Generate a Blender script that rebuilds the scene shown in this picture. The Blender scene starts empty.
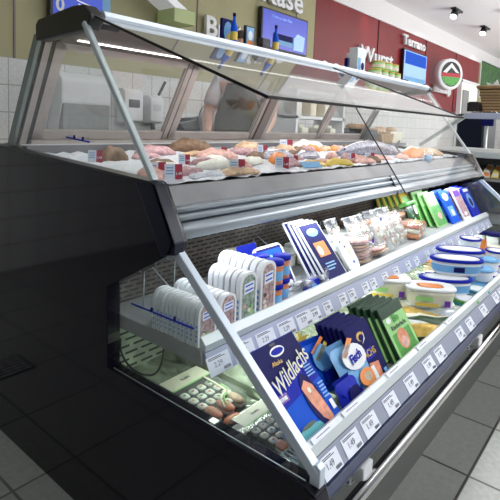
import bpy, bmesh, math, random
from mathutils import Vector, Matrix, Euler
random.seed(7)
S = bpy.context.scene
COL = S.collection
PI = math.pi

# ------------------------------------------------------------------ camera
cd = bpy.data.cameras.new('camera'); cam = bpy.data.objects.new('camera', cd); COL.objects.link(cam)
# world axes expressed in the camera's right / down / forward frame
RX = (0.637, -0.042, 0.770); RY = (-0.770, -0.084, 0.633); RZ = (0.038, -0.996, -0.086)
f_px = 489.1
def _orth():
    X = Vector((405, -27, f_px)).normalized(); Y = Vector((-595, -65, f_px)).normalized()
    Y = (Y - X * X.dot(Y)).normalized()
    Z = X.cross(Y)
    return X, Y, Z
_X, _Y, _Z = _orth()
right = Vector((_X[0], _Y[0], _Z[0])); down = Vector((_X[1], _Y[1], _Z[1])); fwd = Vector((_X[2], _Y[2], _Z[2]))
m3 = Matrix((right, -down, -fwd)).transposed()
cam.matrix_world = Matrix.Translation((-0.738, -0.419, 1.1)) @ m3.to_4x4()
cd.sensor_width = 36; cd.lens = f_px / 500 * 36; cd.shift_y = -0.17; cd.clip_start = 0.02; cd.clip_end = 60
S.camera = cam
# ------------------------------------------------------------------ world, lights, exposure
w = bpy.data.worlds.new('world'); S.world = w; w.use_nodes = True
w.node_tree.nodes['Background'].inputs[0].default_value = (0.85, 0.92, 1, 1)
w.node_tree.nodes['Background'].inputs[1].default_value = 0.45
S.view_settings.view_transform = 'Standard'; S.view_settings.look = 'None'
S.view_settings.exposure = -0.12; S.view_settings.gamma = 1.0; S.view_settings.use_curve_mapping = False
def area(name, loc, sx, sy, power, color=(1, 1, 1), rot=(0, 0, 0)):
    l = bpy.data.lights.new(name, 'AREA'); l.shape = 'RECTANGLE'; l.size = sx; l.size_y = sy
    l.energy = power; l.color = color
    o = bpy.data.objects.new(name, l); o.location = loc; o.rotation_euler = rot; COL.objects.link(o); return o
area('ceiling_strip_light', (0.9, -1.7, 2.98), 5.0, 0.5, 38, (0.95, 0.98, 1))
area('ceiling_strip_light', (3.4, 0.3, 2.98), 5.0, 0.3, 34, (1, 0.98, 0.94))
area('ceiling_strip_light', (-1.6, 1.0, 2.98), 0.4, 2.4, 12, (0.97, 0.98, 1))
area('ceiling_strip_light', (8.0, -2.0, 2.98), 5.0, 0.6, 70, (1, 0.97, 0.95))
area('ceiling_fill', (3.0, -2.6, 2.0), 7.0, 0.8, 210, (0.97, 0.98, 1), (PI, 0, 0))  # added fill with no fixture behind it, brightens the ceiling from below
area('ceiling_fill', (9.5, -1.8, 0.9), 8.0, 2.0, 560, (1, 0.97, 0.95), (PI, 0, 0))  # second added fill, lower and wider, for the far ceiling
area('case_light', (1.25, 0.955, 1.318), 2.3, 0.03, 6.5, (1, 0.97, 0.93))
area('shelf_light', (1.25, 0.47, 0.785), 2.3, 0.03, 4.5, (0.88, 0.94, 1))
area('shelf_light', (1.25, 0.36, 0.538), 2.3, 0.02, 5.5, (0.9, 1.0, 0.9))

# ------------------------------------------------------------------ materials
def mat(name, col, rough=0.5, metal=0.0, var=0.0, scale=20, emit=0, spec=0.5, coat=0, bump=0):
    m = bpy.data.materials.new(name); m.use_nodes = True
    nt = m.node_tree; b = nt.nodes['Principled BSDF']
    b.inputs['Roughness'].default_value = rough; b.inputs['Metallic'].default_value = metal
    b.inputs['Specular IOR Level'].default_value = spec; b.inputs['Coat Weight'].default_value = coat
    c = (*col, 1)
    b.inputs['Base Color'].default_value = c
    if var or bump:
        tc = nt.nodes.new('ShaderNodeTexCoord'); n = nt.nodes.new('ShaderNodeTexNoise')
        n.inputs['Scale'].default_value = scale; nt.links.new(tc.outputs['Object'], n.inputs['Vector'])
        if var:
            r = nt.nodes.new('ShaderNodeMapRange'); r.inputs['From Min'].default_value = 0.3; r.inputs['From Max'].default_value = 0.7
            r.inputs['To Min'].default_value = 1 - var; r.inputs['To Max'].default_value = 1 + var
            h = nt.nodes.new('ShaderNodeHueSaturation'); h.inputs['Color'].default_value = c
            nt.links.new(n.outputs['Fac'], r.inputs['Value']); nt.links.new(r.outputs['Result'], h.inputs['Value'])
            nt.links.new(h.outputs['Color'], b.inputs['Base Color'])
        if bump:
            bp = nt.nodes.new('ShaderNodeBump'); bp.inputs['Strength'].default_value = bump; bp.inputs['Distance'].default_value = 0.01
            nt.links.new(n.outputs['Fac'], bp.inputs['Height']); nt.links.new(bp.outputs['Normal'], b.inputs['Normal'])
    if emit:
        b.inputs['Emission Color'].default_value = c; b.inputs['Emission Strength'].default_value = emit
    return m
def glass(name, tint=(1, 1, 1), ior=1.5, haze=0.0, hazecol=(0.9, 0.95, 0.95)):
    m = bpy.data.materials.new(name); m.use_nodes = True; nt = m.node_tree; nt.nodes.clear()
    o = nt.nodes.new('ShaderNodeOutputMaterial'); t = nt.nodes.new('ShaderNodeBsdfTransparent'); t.inputs[0].default_value = (*tint, 1)
    g = nt.nodes.new('ShaderNodeBsdfGlossy'); g.inputs['Roughness'].default_value = 0.03
    gm = nt.nodes.new('ShaderNodeNewGeometry'); dp = nt.nodes.new('ShaderNodeVectorMath'); dp.operation = 'DOT_PRODUCT'
    nt.links.new(gm.outputs['Normal'], dp.inputs[0]); nt.links.new(gm.outputs['Incoming'], dp.inputs[1])
    def mth(op, x, y):
        k = nt.nodes.new('ShaderNodeMath'); k.operation = op
        for i, q in enumerate((x, y)):
            if q is None: continue
            if isinstance(q, (int, float)): k.inputs[i].default_value = q
            else: nt.links.new(q, k.inputs[i])
        return k.outputs[0]
    r0 = 2 * ((ior - 1) / (ior + 1)) ** 2
    pw = mth('POWER', mth('SUBTRACT', 1.0, mth('ABSOLUTE', dp.outputs['Value'], None)), 4.0 if ior > 1.2 else 7.0)
    class _R: pass
    mx = _R(); mx.outputs = [mth('ADD', mth('MULTIPLY', pw, 1 - r0), r0)]
    a = nt.nodes.new('ShaderNodeMixShader'); nt.links.new(mx.outputs[0], a.inputs[0])
    if haze:
        d = nt.nodes.new('ShaderNodeBsdfDiffuse'); d.inputs[0].default_value = (*hazecol, 1)
        h = nt.nodes.new('ShaderNodeMixShader'); h.inputs[0].default_value = haze
        nt.links.new(t.outputs[0], h.inputs[1]); nt.links.new(d.outputs[0], h.inputs[2]); nt.links.new(h.outputs[0], a.inputs[1])
    else: nt.links.new(t.outputs[0], a.inputs[1])
    nt.links.new(g.outputs[0], a.inputs[2]); nt.links.new(a.outputs[0], o.inputs[0]); return m

M = {}
def D(n, *a, **k): M[n] = mat(n, *a, **k); return M[n]
D('black', (0.012, 0.012, 0.014), 0.35); D('panel', (0.010, 0.010, 0.018), 0.08, coat=0.6, spec=0.6)
D('panelface', (0.007, 0.006, 0.012), 0.06, spec=0.35)
D('navyplastic', (0.006, 0.009, 0.024), 0.3, spec=.3); D('bumper', (0.014, 0.026, 0.075), 0.3, var=.1); D('postgrey', (0.22, 0.26, 0.25), 0.4, 0.3); D('plinthgrey', (0.10, 0.105, 0.10), 0.4); D('greytext', (0.16, 0.16, 0.20), 0.6)
D('steel', (0.22, 0.225, 0.24), 0.36, 0.8, var=.12, scale=9); D('silver', (0.62, 0.68, 0.74), 0.3, 0.6)
D('chrome', (0.65, 0.63, 0.62), 0.15, 1.0); D('alu', (0.56, 0.64, 0.66), 0.35, 0.5)
D('lightalu', (0.62, 0.70, 0.80), 0.35, 0.35)
D('frame', (0.40, 0.36, 0.34), 0.4, 0.45, var=.06); D('framedark', (0.17, 0.14, 0.13), 0.4, 0.3)
D('rubber', (0.02, 0.022, 0.022), 0.6); D('darkgrey', (0.05, 0.055, 0.06), 0.5); D('grey', (0.30, 0.31, 0.31), 0.5, var=.08)
D('white', (0.83, 0.85, 0.87), 0.45); D('paper', (0.80, 0.84, 0.93), 0.6); D('lavender', (0.42, 0.46, 0.62), 0.35)
D('graystrip', (0.30, 0.33, 0.42), 0.35); D('text', (0.03, 0.03, 0.06), 0.6); D('lip', (0.66, 0.72, 0.74), 0.3, 0.2)
D('red', (0.45, 0.03, 0.05), 0.5); D('tagred', (0.42, 0.035, 0.07), 0.5); D('blue', (0.008, 0.02, 0.40), 0.5, spec=.12)
D('blue2', (0.005, 0.09, 0.62), 0.5, spec=.12); D('lblue', (0.16, 0.42, 0.74), 0.35); D('navy', (0.008, 0.008, 0.10), 0.5, spec=.12)
D('purple', (0.16, 0.04, 0.40), 0.35); D('orange', (0.80, 0.26, 0.05), 0.4); D('salmon', (0.72, 0.27, 0.15), 0.4, var=.25, scale=60)
D('gold', (0.62, 0.42, 0.10), 0.35, 0.3, var=.3, scale=40); D('green', (0.10, 0.38, 0.08), 0.35, var=.25, scale=30)
D('dgreen', (0.01, 0.05, 0.02), 0.35, var=.3, scale=40); D('lgreen', (0.35, 0.68, 0.25), 0.35); D('cream', (0.80, 0.78, 0.62), 0.45)
D('teal', (0.05, 0.38, 0.42), 0.35); D('yellow', (0.75, 0.55, 0.08), 0.45); D('tan', (0.62, 0.42, 0.26), 0.5, var=.3, scale=50)
D('pink', (0.72, 0.42, 0.36), 0.45, var=.3, scale=60); D('mauve', (0.50, 0.30, 0.32), 0.45, var=.4, scale=70)
D('brown', (0.20, 0.12, 0.07), 0.6, var=.4, scale=50); D('ice', (0.66, 0.70, 0.76), 0.35, var=.1, scale=60, bump=.6)
D('fishgrey', (0.34, 0.34, 0.40), 0.25, 0.3, var=.45, scale=70); D('rice', (0.78, 0.79, 0.72), 0.6, var=.12, scale=150)
D('nori', (0.02, 0.03, 0.025), 0.5); D('herring', (0.42, 0.30, 0.30), 0.4, var=.6, scale=90); D('herring2', (0.28, 0.36, 0.30), 0.4, var=.7, scale=80)
D('olivewall', (0.40, 0.375, 0.21), 0.6, var=.03, scale=3); D('redwall', (0.22, 0.009, 0.014), 0.4, var=.15, scale=1.5)
D('ceiling', (0.80, 0.79, 0.80), 0.8); D('skin', (0.62, 0.35, 0.26), 0.5); D('apron', (0.045, 0.04, 0.012), 0.8, var=.2, scale=30)
D('shirt', (0.72, 0.68, 0.74), 0.8, var=.05); D('hair', (0.05, 0.03, 0.02), 0.6, var=.3); D('trousers', (0.02, 0.02, 0.025), 0.8)
D('wood', (0.42, 0.26, 0.12), 0.6, var=.3, scale=30); D('screen', (0.05, 0.07, 0.42), 0.2, emit=.8); D('screenl', (0.25, 0.42, 0.85), 0.2, emit=.7)
D('lamp', (1, 0.97, 0.92), 0.5, emit=3.0); D('spotglow', (1, 0.98, 0.95), 0.5, emit=8); D('bluebright', (0.02, 0.07, 0.62), 0.3, emit=.35)
D('doorlight', (0.85, 0.87, 0.78), 0.6, emit=.35); D('palebox', (0.42, 0.50, 0.24), 0.5, emit=.12)
D('plastic', (0.66, 0.70, 0.66), 0.15, var=.15, scale=30); D('leaf', (0.06, 0.16, 0.05), 0.6, var=.4, scale=8); D('whiteglow', (0.85, 0.86, 0.9), 0.5, emit=.25)
M['glass'] = glass('glass', (0.97, 0.99, 0.98), 1.45, 0.03); M['sideglass'] = glass('sideglass', (0.90, 0.95, 0.93), 1.5, 0.035)
M['closedglass'] = glass('closedglass', (0.98, 0.99, 0.99), 1.12, 0.02)
M['liftglass'] = glass('liftglass', (0.93, 0.96, 0.95), 1.9, 0.42, (0.85, 0.87, 0.88)); M['filmglass'] = glass('filmglass', (1, 1, 1), 1.35, 0.10); M['cloudy'] = glass('cloudy', (1, 1, 1), 1.4, 0.30)  # liftglass: pale haze stands in for the ceiling reflected in the raised pane
M['smoke'] = glass('smoke', (0.85, 0.82, 0.78), 1.6, 0.0)

def perforated(name, base, slot, sx, sz, bumpscale=0):
    m = mat(name, base, 0.3, 0.35, var=.35, scale=14); nt = m.node_tree; b = nt.nodes['Principled BSDF']
    tc = nt.nodes.new('ShaderNodeTexCoord'); br = nt.nodes.new('ShaderNodeTexBrick'); mp = nt.nodes.new('ShaderNodeMapping')
    mp.inputs['Rotation'].default_value = (PI / 2, 0, 0)
    nt.links.new(tc.outputs['Object'], mp.inputs[0]); nt.links.new(mp.outputs[0], br.inputs['Vector'])
    br.inputs['Scale'].default_value = 1; br.inputs['Brick Width'].default_value = sx; br.inputs['Row Height'].default_value = sz
    br.inputs['Mortar Size'].default_value = sz * .36; br.inputs['Mortar Smooth'].default_value = .1
    mx = nt.nodes.new('ShaderNodeMix'); mx.data_type = 'RGBA'
    h = [n for n in nt.nodes if n.type == 'HUE_SAT'][0]
    nt.links.new(br.outputs['Fac'], mx.inputs[0]); mx.inputs[6].default_value = (*slot, 1); nt.links.new(h.outputs[0], mx.inputs[7])
    nt.links.new(mx.outputs[2], b.inputs['Base Color']); return m
M['perf'] = perforated('perf', (0.50, 0.56, 0.44), (0.015, 0.018, 0.018), 0.055, 0.020)
M['perfshade'] = perforated('perfshade', (0.16, 0.14, 0.12), (0.012, 0.010, 0.014), 0.04, 0.014)  # dark copy of perf, shade above the upper shelf put into its colour
def rippled():
    m = mat('rippled', (0.50, 0.56, 0.44), 0.22, 0.5, var=.3, scale=10); nt = m.node_tree; b = nt.nodes['Principled BSDF']
    tc = nt.nodes.new('ShaderNodeTexCoord'); wv = nt.nodes.new('ShaderNodeTexWave'); wv.inputs['Scale'].default_value = 6
    wv.inputs['Distortion'].default_value = 7; wv.inputs['Detail'].default_value = 1.5; wv.inputs['Detail Scale'].default_value = 2.2
    bp = nt.nodes.new('ShaderNodeBump'); bp.inputs['Strength'].default_value = .7; bp.inputs['Distance'].default_value = .02
    nt.links.new(tc.outputs['Object'], wv.inputs['Vector']); nt.links.new(wv.outputs['Fac'], bp.inputs['Height']); nt.links.new(bp.outputs[0], b.inputs['Normal'])
    return m
M['rippled'] = rippled()
def brickmat(name, c1, c2, mortar, bw, rh, ms, rough, axis='xz', off=(0, 0, 0), spec=.5):
    m = bpy.data.materials.new(name); m.use_nodes = True; nt = m.node_tree; b = nt.nodes['Principled BSDF']
    b.inputs['Roughness'].default_value = rough; b.inputs['Specular IOR Level'].default_value = spec
    tc = nt.nodes.new('ShaderNodeTexCoord'); mp = nt.nodes.new('ShaderNodeMapping'); mp.inputs['Location'].default_value = off
    if axis == 'xz': mp.inputs['Rotation'].default_value = (-PI / 2, 0, 0)
    br = nt.nodes.new('ShaderNodeTexBrick'); br.offset = 0; br.squash = 1
    br.inputs['Scale'].default_value = 1; br.inputs['Brick Width'].default_value = bw; br.inputs['Row Height'].default_value = rh
    br.inputs['Mortar Size'].default_value = ms; br.inputs['Mortar Smooth'].default_value = .2; br.inputs['Bias'].default_value = 0
    br.inputs['Color1'].default_value = (*c1, 1); br.inputs['Color2'].default_value = (*c2, 1); br.inputs['Mortar'].default_value = (*mortar, 1)
    nt.links.new(tc.outputs['Object'], mp.inputs[0]); nt.links.new(mp.outputs[0], br.inputs['Vector'])
    nz = nt.nodes.new('ShaderNodeTexNoise'); nz.inputs['Scale'].default_value = 55; nz.inputs['Detail'].default_value = 4
    nt.links.new(tc.outputs['Object'], nz.inputs['Vector'])
    r = nt.nodes.new('ShaderNodeMapRange'); r.inputs['From Min'].default_value = .3; r.inputs['From Max'].default_value = .7
    r.inputs['To Min'].default_value = .9; r.inputs['To Max'].default_value = 1.1
    h = nt.nodes.new('ShaderNodeHueSaturation'); nt.links.new(br.outputs['Color'], h.inputs['Color'])
    nt.links.new(nz.outputs['Fac'], r.inputs['Value']); nt.links.new(r.outputs[0], h.inputs['Value']); nt.links.new(h.outputs[0], b.inputs['Base Color'])
    return m
M['walltile'] = brickmat('walltile', (0.74, 0.75, 0.74), (0.68, 0.69, 0.68), (0.42, 0.42, 0.40), 0.205, 0.185, 0.004, 0.18, off=(0.02, 0, 0.0))
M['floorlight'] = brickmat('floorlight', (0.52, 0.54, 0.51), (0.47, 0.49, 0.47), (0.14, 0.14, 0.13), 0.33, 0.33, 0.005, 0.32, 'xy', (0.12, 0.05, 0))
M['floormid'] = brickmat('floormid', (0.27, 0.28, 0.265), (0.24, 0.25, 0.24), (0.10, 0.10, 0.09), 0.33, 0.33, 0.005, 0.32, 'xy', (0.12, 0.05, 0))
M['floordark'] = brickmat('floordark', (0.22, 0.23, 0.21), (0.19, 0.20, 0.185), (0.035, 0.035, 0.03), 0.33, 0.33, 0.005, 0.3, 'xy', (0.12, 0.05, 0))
M['wicker'] = brickmat('wicker', (0.38, 0.25, 0.12), (0.26, 0.16, 0.08), (0.08, 0.05, 0.02), 0.06, 0.022, 0.004, 0.7, 'xz')

# ------------------------------------------------------------------ mesh builder
class MB:
    def __init__(s): s.v = []; s.f = []; s.m = []; s.mats = []; s.smooth = []
    def mi(s, m):
        m = M[m] if isinstance(m, str) else m
        if m not in s.mats: s.mats.append(m)
        return s.mats.index(m)
    def add(s, vs, fs, m, sm=False, T=None):
        o = len(s.v); k = s.mi(m)
        s.v += [tuple(T @ Vector(v)) if T else tuple(v) for v in vs]
        for f in fs: s.f.append([i + o for i in f]); s.m.append(k); s.smooth.append(sm)
        return s
    def box(s, x0, x1, y0, y1, z0, z1, m, T=None):
        v = [(x, y, z) for z in (z0, z1) for y in (y0, y1) for x in (x0, x1)]
        return s.add(v, [(0, 2, 3, 1), (4, 5, 7, 6), (0, 1, 5, 4), (2, 6, 7, 3), (0, 4, 6, 2), (1, 3, 7, 5)], m, False, T)
    def prism(s, pts, a0, a1, m, axis='x', sm=False, T=None):
        n = len(pts)
        def P(a, p): return (a, p[0], p[1]) if axis == 'x' else (p[0], a, p[1]) if axis == 'y' else (p[0], p[1], a)
        v = [P(a0, p) for p in pts] + [P(a1, p) for p in pts]
        s.add(v, [list(range(n))[::-1], list(range(n, 2 * n))], m, False, T)
        o = len(s.v) - 2 * n; k = s.mi(m)
        for i in range(n):
            j = (i + 1) % n; s.f.append([o + i, o + j, o + n + j, o + n + i]); s.m.append(k); s.smooth.append(sm)
        return s
    def tube(s, pts, r, m, seg=10, cap=True, T=None):
        pts = [Vector(p) for p in pts]; rs = r if isinstance(r, (list, tuple)) else [r] * len(pts)
        v = []; f = []; prev = None
        for i, p in enumerate(pts):
            d = (pts[min(i + 1, len(pts) - 1)] - pts[max(i - 1, 0)]).normalized()
            u = d.cross(Vector((0, 0, 1)) if abs(d.z) < .9 else Vector((1, 0, 0))).normalized()
            if prev is not None:
                u = (prev - d * prev.dot(d)).normalized()
            prev = u; q = d.cross(u)
            for k in range(seg):
                a = 2 * PI * k / seg; v.append(p + (u * math.cos(a) + q * math.sin(a)) * rs[i])
        for i in range(len(pts) - 1):
            for k in range(seg):
                a = i * seg + k; b = i * seg + (k + 1) % seg; f.append((a, b, b + seg, a + seg))
        if cap: f.append(tuple(range(seg))[::-1]); f.append(tuple(range((len(pts) - 1) * seg, len(pts) * seg)))
        return s.add(v, f, m, True, T)
    def lathe(s, prof, m, seg=24, T=None, sx=1, sy=1, cap=True, power=2.0):
        v = []; f = []
        for r, z in prof:
            for k in range(seg):
                a = 2 * PI * k / seg; c, q = math.cos(a), math.sin(a)
                if power != 2: c = math.copysign(abs(c) ** (2 / power), c); q = math.copysign(abs(q) ** (2 / power), q)
                v.append((r * c * sx, r * q * sy, z))
        for i in range(len(prof) - 1):
            for k in range(seg):
                a = i * seg + k; b = i * seg + (k + 1) % seg; f.append((a, b, b + seg, a + seg))
        if cap: f.append(tuple(range(seg))[::-1]); f.append(tuple(range((len(prof) - 1) * seg, len(prof) * seg)))
        return s.add(v, f, m, True, T)
    def poly(s, pts, y, m, T=None):   # flat print facing -y
        return s.add([(p[0], y, p[1]) for p in pts], [list(range(len(pts)))], m, False, T)
    def build(s, name, parent=None, bevel=0):
        me = bpy.data.meshes.new(name); me.from_pydata(s.v, [], s.f); me.update()
        for m in s.mats: me.materials.append(m)
        for i, p in enumerate(me.polygons): p.material_index = s.m[i]; p.use_smooth = s.smooth[i]
        if bevel:
            bm = bmesh.new(); bm.from_mesh(me)
            bmesh.ops.recalc_face_normals(bm, faces=bm.faces)
            es = [e for e in bm.edges if len(e.link_faces) == 2 and e.calc_face_angle(0) > 0.6]
            bmesh.ops.bevel(bm, geom=es, offset=bevel, segments=2, affect='EDGES', profile=.6)
            bm.to_mesh(me); bm.free()
        else:
            bm = bmesh.new(); bm.from_mesh(me); bmesh.ops.recalc_face_normals(bm, faces=[f for f in bm.faces]); bm.to_mesh(me); bm.free()
        o = bpy.data.objects.new(name, me); COL.objects.link(o)
        if parent: o.parent = parent
        return o
def tag(o, label, cat, group=None):
    o['label'] = label; o['category'] = cat
    if group: o['group'] = group
    return o
def thing(name, label, cat, loc=(0, 0, 0), rot=(0, 0, 0), group=None):
    o = bpy.data.objects.new(name, None); COL.objects.link(o); o.empty_display_size = .05
    o.location = loc; o.rotation_euler = rot; return tag(o, label, cat, group)
def struct(o): o['kind'] = 'structure'; return o
def dup(root, loc=None, rot=None, label=None, scale=None):
    r = root.copy(); COL.objects.link(r)
    if loc is not None: r.location = loc
    if rot is not None: r.rotation_euler = rot
    if scale is not None: r.scale = scale
    if label: r['label'] = label
    for ch in list(root.children):
        c = ch.copy(); COL.objects.link(c); c.parent = r
        for g in ch.children:
            d = g.copy(); COL.objects.link(d); d.parent = c
    return r
def text(s, size, m, parent=None, loc=(0, 0, 0), rot=(PI / 2, 0, 0), ex=0.0004, name='lettering', shear=0, align='CENTER', bold=0, sx=1):
    c = bpy.data.curves.new(name, 'FONT'); c.body = s; c.size = size; c.extrude = ex; c.shear = shear; c.align_x = align; c.align_y = 'CENTER'; c.offset = bold
    c.resolution_u = 3
    t = bpy.data.objects.new('tmp', c); me = bpy.data.meshes.new_from_object(t); bpy.data.objects.remove(t)
    me.name = name
    me.materials.clear(); me.materials.append(M[m])
    o = bpy.data.objects.new(name, me); COL.objects.link(o); o.location = loc; o.rotation_euler = rot; o.scale = (sx, 1, 1)
    if parent: o.parent = parent
    return o
ORD = ['first', 'second', 'third', 'fourth', 'fifth', 'sixth', 'seventh', 'eighth', 'ninth', 'tenth', 'eleventh', 'twelfth', 'thirteenth', 'fourteenth', 'fifteenth', 'sixteenth', 'seventeenth', 'eighteenth', 'nineteenth', 'twentieth', 'twenty-first', 'twenty-second', 'twenty-third', 'twenty-fourth', 'twenty-fifth', 'twenty-sixth', 'twenty-seventh', 'twenty-eighth', 'twenty-ninth', 'thirtieth', 'thirty-first', 'thirty-second', 'thirty-third', 'thirty-fourth']

# ================================================================== the setting
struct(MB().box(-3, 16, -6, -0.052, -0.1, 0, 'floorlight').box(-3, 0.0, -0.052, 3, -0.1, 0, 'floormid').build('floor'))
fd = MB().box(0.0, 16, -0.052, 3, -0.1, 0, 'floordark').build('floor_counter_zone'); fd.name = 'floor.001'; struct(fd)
struct(MB().box(-3, 16, -6, 3, 3.05, 3.15, 'ceiling').build('ceiling'))
struct(MB().box(-3, 16, 3, 3.1, 0, 1.48, 'walltile').box(-3, 4.6, 3, 3.1, 1.48, 3.05, 'olivewall')
       .box(4.6, 12.0, 2.995, 3.1, 1.48, 2.74, 'redwall').box(4.6, 16, 2.97, 3.1, 2.74, 3.05, 'ceiling').box(12.0, 16, 3, 3.1, 1.48, 2.74, 'olivewall').build('wall_back'))
struct(MB().box(-3.1, -3, -6, 3.1, 0, 3.15, 'darkgrey').build('wall_left'))
struct(MB().box(16, 16.1, -6, 3.1, 0, 3.15, 'ceiling').build('wall_right'))
tr = MB()
for x in (0.84, 2.55, 4.18): tr.box(x - .006, x + .006, 2.992, 3.0, 1.48, 3.05, 'framedark')
struct(tr.build('trim_1'))
tr = MB()
for x in (6.4, 8.42, 10.2): tr.box(x - .008, x + .008, 2.985, 2.995, 1.48, 2.74, 'black')
struct(tr.build('trim_2'))
d = MB().box(10.47, 11.75, 2.93, 2.99, 0, 2.16, 'doorlight').box(10.41, 10.47, 2.9, 2.99, 0, 2.2, 'white').box(10.41, 11.8, 2.9, 2.99, 2.16, 2.22, 'white').box(10.6, 11.0, 2.9, 2.93, 0.05, 2.0, 'grey').build('door_1'); struct(d)
# floor drain, seen in the polished end panel
dr = thing('floor_drain', 'dark square floor drain grate in the tiles beside the end panel', 'drain', (-0.23, 1.66, 0.0))
MB().box(-.085, .085, -.085, .085, 0.0005, 0.004, 'darkgrey').build('frame', dr)
gb = MB()
for i in range(6): gb.box(-.07, .07, -.072 + i * .026, -.060 + i * .026, 0.004, 0.007, 'grey')
for i in range(4): gb.box(-.066 + i * .042, -.058 + i * .042, -.075, .075, 0.004, 0.0065, 'grey')
gb.build('grate', dr)

# ================================================================== the refrigerated counter
L = 2.5
C = thing('refrigerated_counter', 'long dark-ended chilled fish counter with glass hood and open self-service shelves', 'counter', (0, 0, 0))
prof = [(1.33, 0.0), (0.16, 0.0), (0.14, 0.30), (0.03, 0.335), (-0.012, 0.37), (-0.02, 0.41), (-0.008, 0.44), (0.012, 0.448), (.625, .453), (.63, .667), (.395, .797), (.382, .806), (.378, .825), (.447, .945), (.46, .955), (1.29, .996), (1.31, .99), (1.33, .97)]
MB().prism(prof, -.02, .02, 'panelface').build('end_panel', C, bevel=.003)
MB().prism(prof, L - .02, L + .02, 'panelface').build('end_panel', C, bevel=.003)
for a in (-.023, L - .018):     # rubber edging round the top and nose of the panel
    e = MB(); pts = [(.395, .797), (.378, .825), (.447, .947), (.46, .957), (1.29, .998)]
    nrm = [(-.006, -.004), (-.006, 0), (-.005, .004), (-.002, .006), (0, .006)]
    poly = pts + [(p[0] - n[0] * 1.4, p[1] - n[1] * 1.4) for p, n in zip(pts, nrm)][::-1]
    e.prism(pts[:] + [(p[0] - n[0], p[1] - n[1]) for p, n in zip(pts, nrm)][::-1], a, a + .035, 'black'); e.build('edge_trim', C)
# dark nose cap
MB().prism([(.46, .957), (.445, .950), (.374, .827), (.378, .80), (.42, .79), (.52, .95)], -.023, .010, 'navyplastic').build('nose_cap', C, bevel=.004)
MB().prism([(.46, .957), (.445, .950), (.374, .827), (.378, .80), (.42, .79), (.52, .95)], L - .010, L + .023, 'navyplastic').build('nose_cap', C, bevel=.004)
# hood
hp = [(1.02, 1.318), (1.022, 1.365), (1.006, 1.379), (.815, 1.396), (.765, 1.394), (.730, 1.366), (.728, 1.352), (.75, 1.328)]
for a, b in ((-.012, .03), (L - .03, L + .012)): MB().prism(hp, a, b, 'black').build('hood_cap', C, bevel=.006)
MB().prism([(.737, 1.354), (.733, 1.368), (.742, 1.382), (.782, 1.388), (.782, 1.360), (.76, 1.352)], .035, L - .03, 'lightalu').build('front_rail', C, bevel=.002)
MB().box(.035, L - .03, .782, 1.02, 1.372, 1.380, 'smoke').build('hood_glass', C)
MB().prism([(.80, 1.368), (1.02, 1.368), (1.035, 1.335), (.98, 1.318), (.86, 1.345)], .036, L - .031, 'framedark').build('hood_canopy', C, bevel=.003)
MB().box(.08, L - .08, .936, .946, 1.324, 1.331, 'lamp').build('lamp_tube', C)
MB().tube([(.03, .83, 1.372), (.14, .83, 1.372)], .022, 'rubber', 16).build('lamp_socket', C)
# upper struts (silver bars in front of the side glass)
def bar(p, q, wx, wn, m):      # bar in the y-z plane from p to q
    (x, y0, z0), (_, y1, z1) = p, q; d = Vector((0, y1 - y0, z1 - z0)).normalized(); n = Vector((0, -d.z, d.y)); X = Vector((1, 0, 0))
    a = Vector(p); b = Vector(q); v = []
    for c in (a, b):
        for sx, sn in ((-1, -1), (1, -1), (1, 1), (-1, 1)): v.append(c + X * wx / 2 * sx + n * wn / 2 * sn)
    return MB().add(v, [(0, 1, 2, 3), (7, 6, 5, 4), (0, 4, 5, 1), (1, 5, 6, 2), (2, 6, 7, 3), (3, 7, 4, 0)], m)
for x in (.002, L - .002):
    bar((x - .013, .462, .957), (x - .013, .757, 1.345), .017, .014, 'alu').build('upper_strut', C, bevel=.004)
    bar((x, .393, .803), (x, .003, .468), .020, .022, 'lightalu').build('lower_strut', C, bevel=.003)
    MB().prism([(-.008, .448), (-.008, .484), (.0, .490), (.014, .484), (.014, .448)], x - .009, x + .009, 'lightalu').build('corner_post', C, bevel=.002)
    MB().add([(x, .40, .797), (x, .012, .462), (x, .012, .45), (x, .625, .453), (x, .63, .667)], [(0, 1, 2, 3, 4)], 'sideglass').build('lower_side_glass', C)
    MB().add([(x, .470, .958), (x, 1.20, .995), (x, 1.03, 1.335), (x, .757, 1.335)], [(0, 1, 2, 3)], 'glass').build('upper_side_glass', C)
# blue glass-fixing bars
for pts in (((.0, .546, .642), (.0, .326, .645)), ((.0, .853, 1.04), (.0, .739, 1.032))):
    b = MB().tube([(-.006, p[1], p[2]) for p in pts], .0022, 'blue', 8)
    for t in (.35, .72):
        p = Vector(pts[0]).lerp(Vector(pts[1]), t); b.tube([(-.006, p.y, p.z), (-.006, p.y, p.z + .010)], .003, 'navy', 8)
    b.build('glass_bar', C)
# front glass: near pane swung up, far pane closed
G1 = MB()
y0, z0, y1, z1 = .742, 1.364, .151, 1.149
G1.add([(0, y0, z0), (1.24, y0, z0), (1.24, y1, z1), (0, y1, z1)], [(0, 1, 2, 3)], 'liftglass')
g1 = G1.build('front_glass', C)
ed = MB()
dn = Vector((0, .3419, -.94)) * .005
def strip(a, b, wv, m):
    a = Vector(a); b = Vector(b); wv = Vector(wv); n = Vector((0, -.345, .94)) * .003
    v = [a, b, b + wv, a + wv]; v = [p + n for p in v] + [p - n for p in v]
    ed.add(v, [(0, 1, 2, 3), (7, 6, 5, 4), (0, 4, 5, 1), (1, 5, 6, 2), (2, 6, 7, 3), (3, 7, 4, 0)], m)
strip((0, y0, z0), (0, y1, z1), (.005, 0, 0), 'black'); strip((1.24, y0, z0), (1.24, y1, z1), (-.004, 0, 0), 'darkgrey'); strip((0, y1, z1), (1.24, y1, z1), (0, .004, .0015), 'black')
ed.build('edge_seal', g1)
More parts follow.
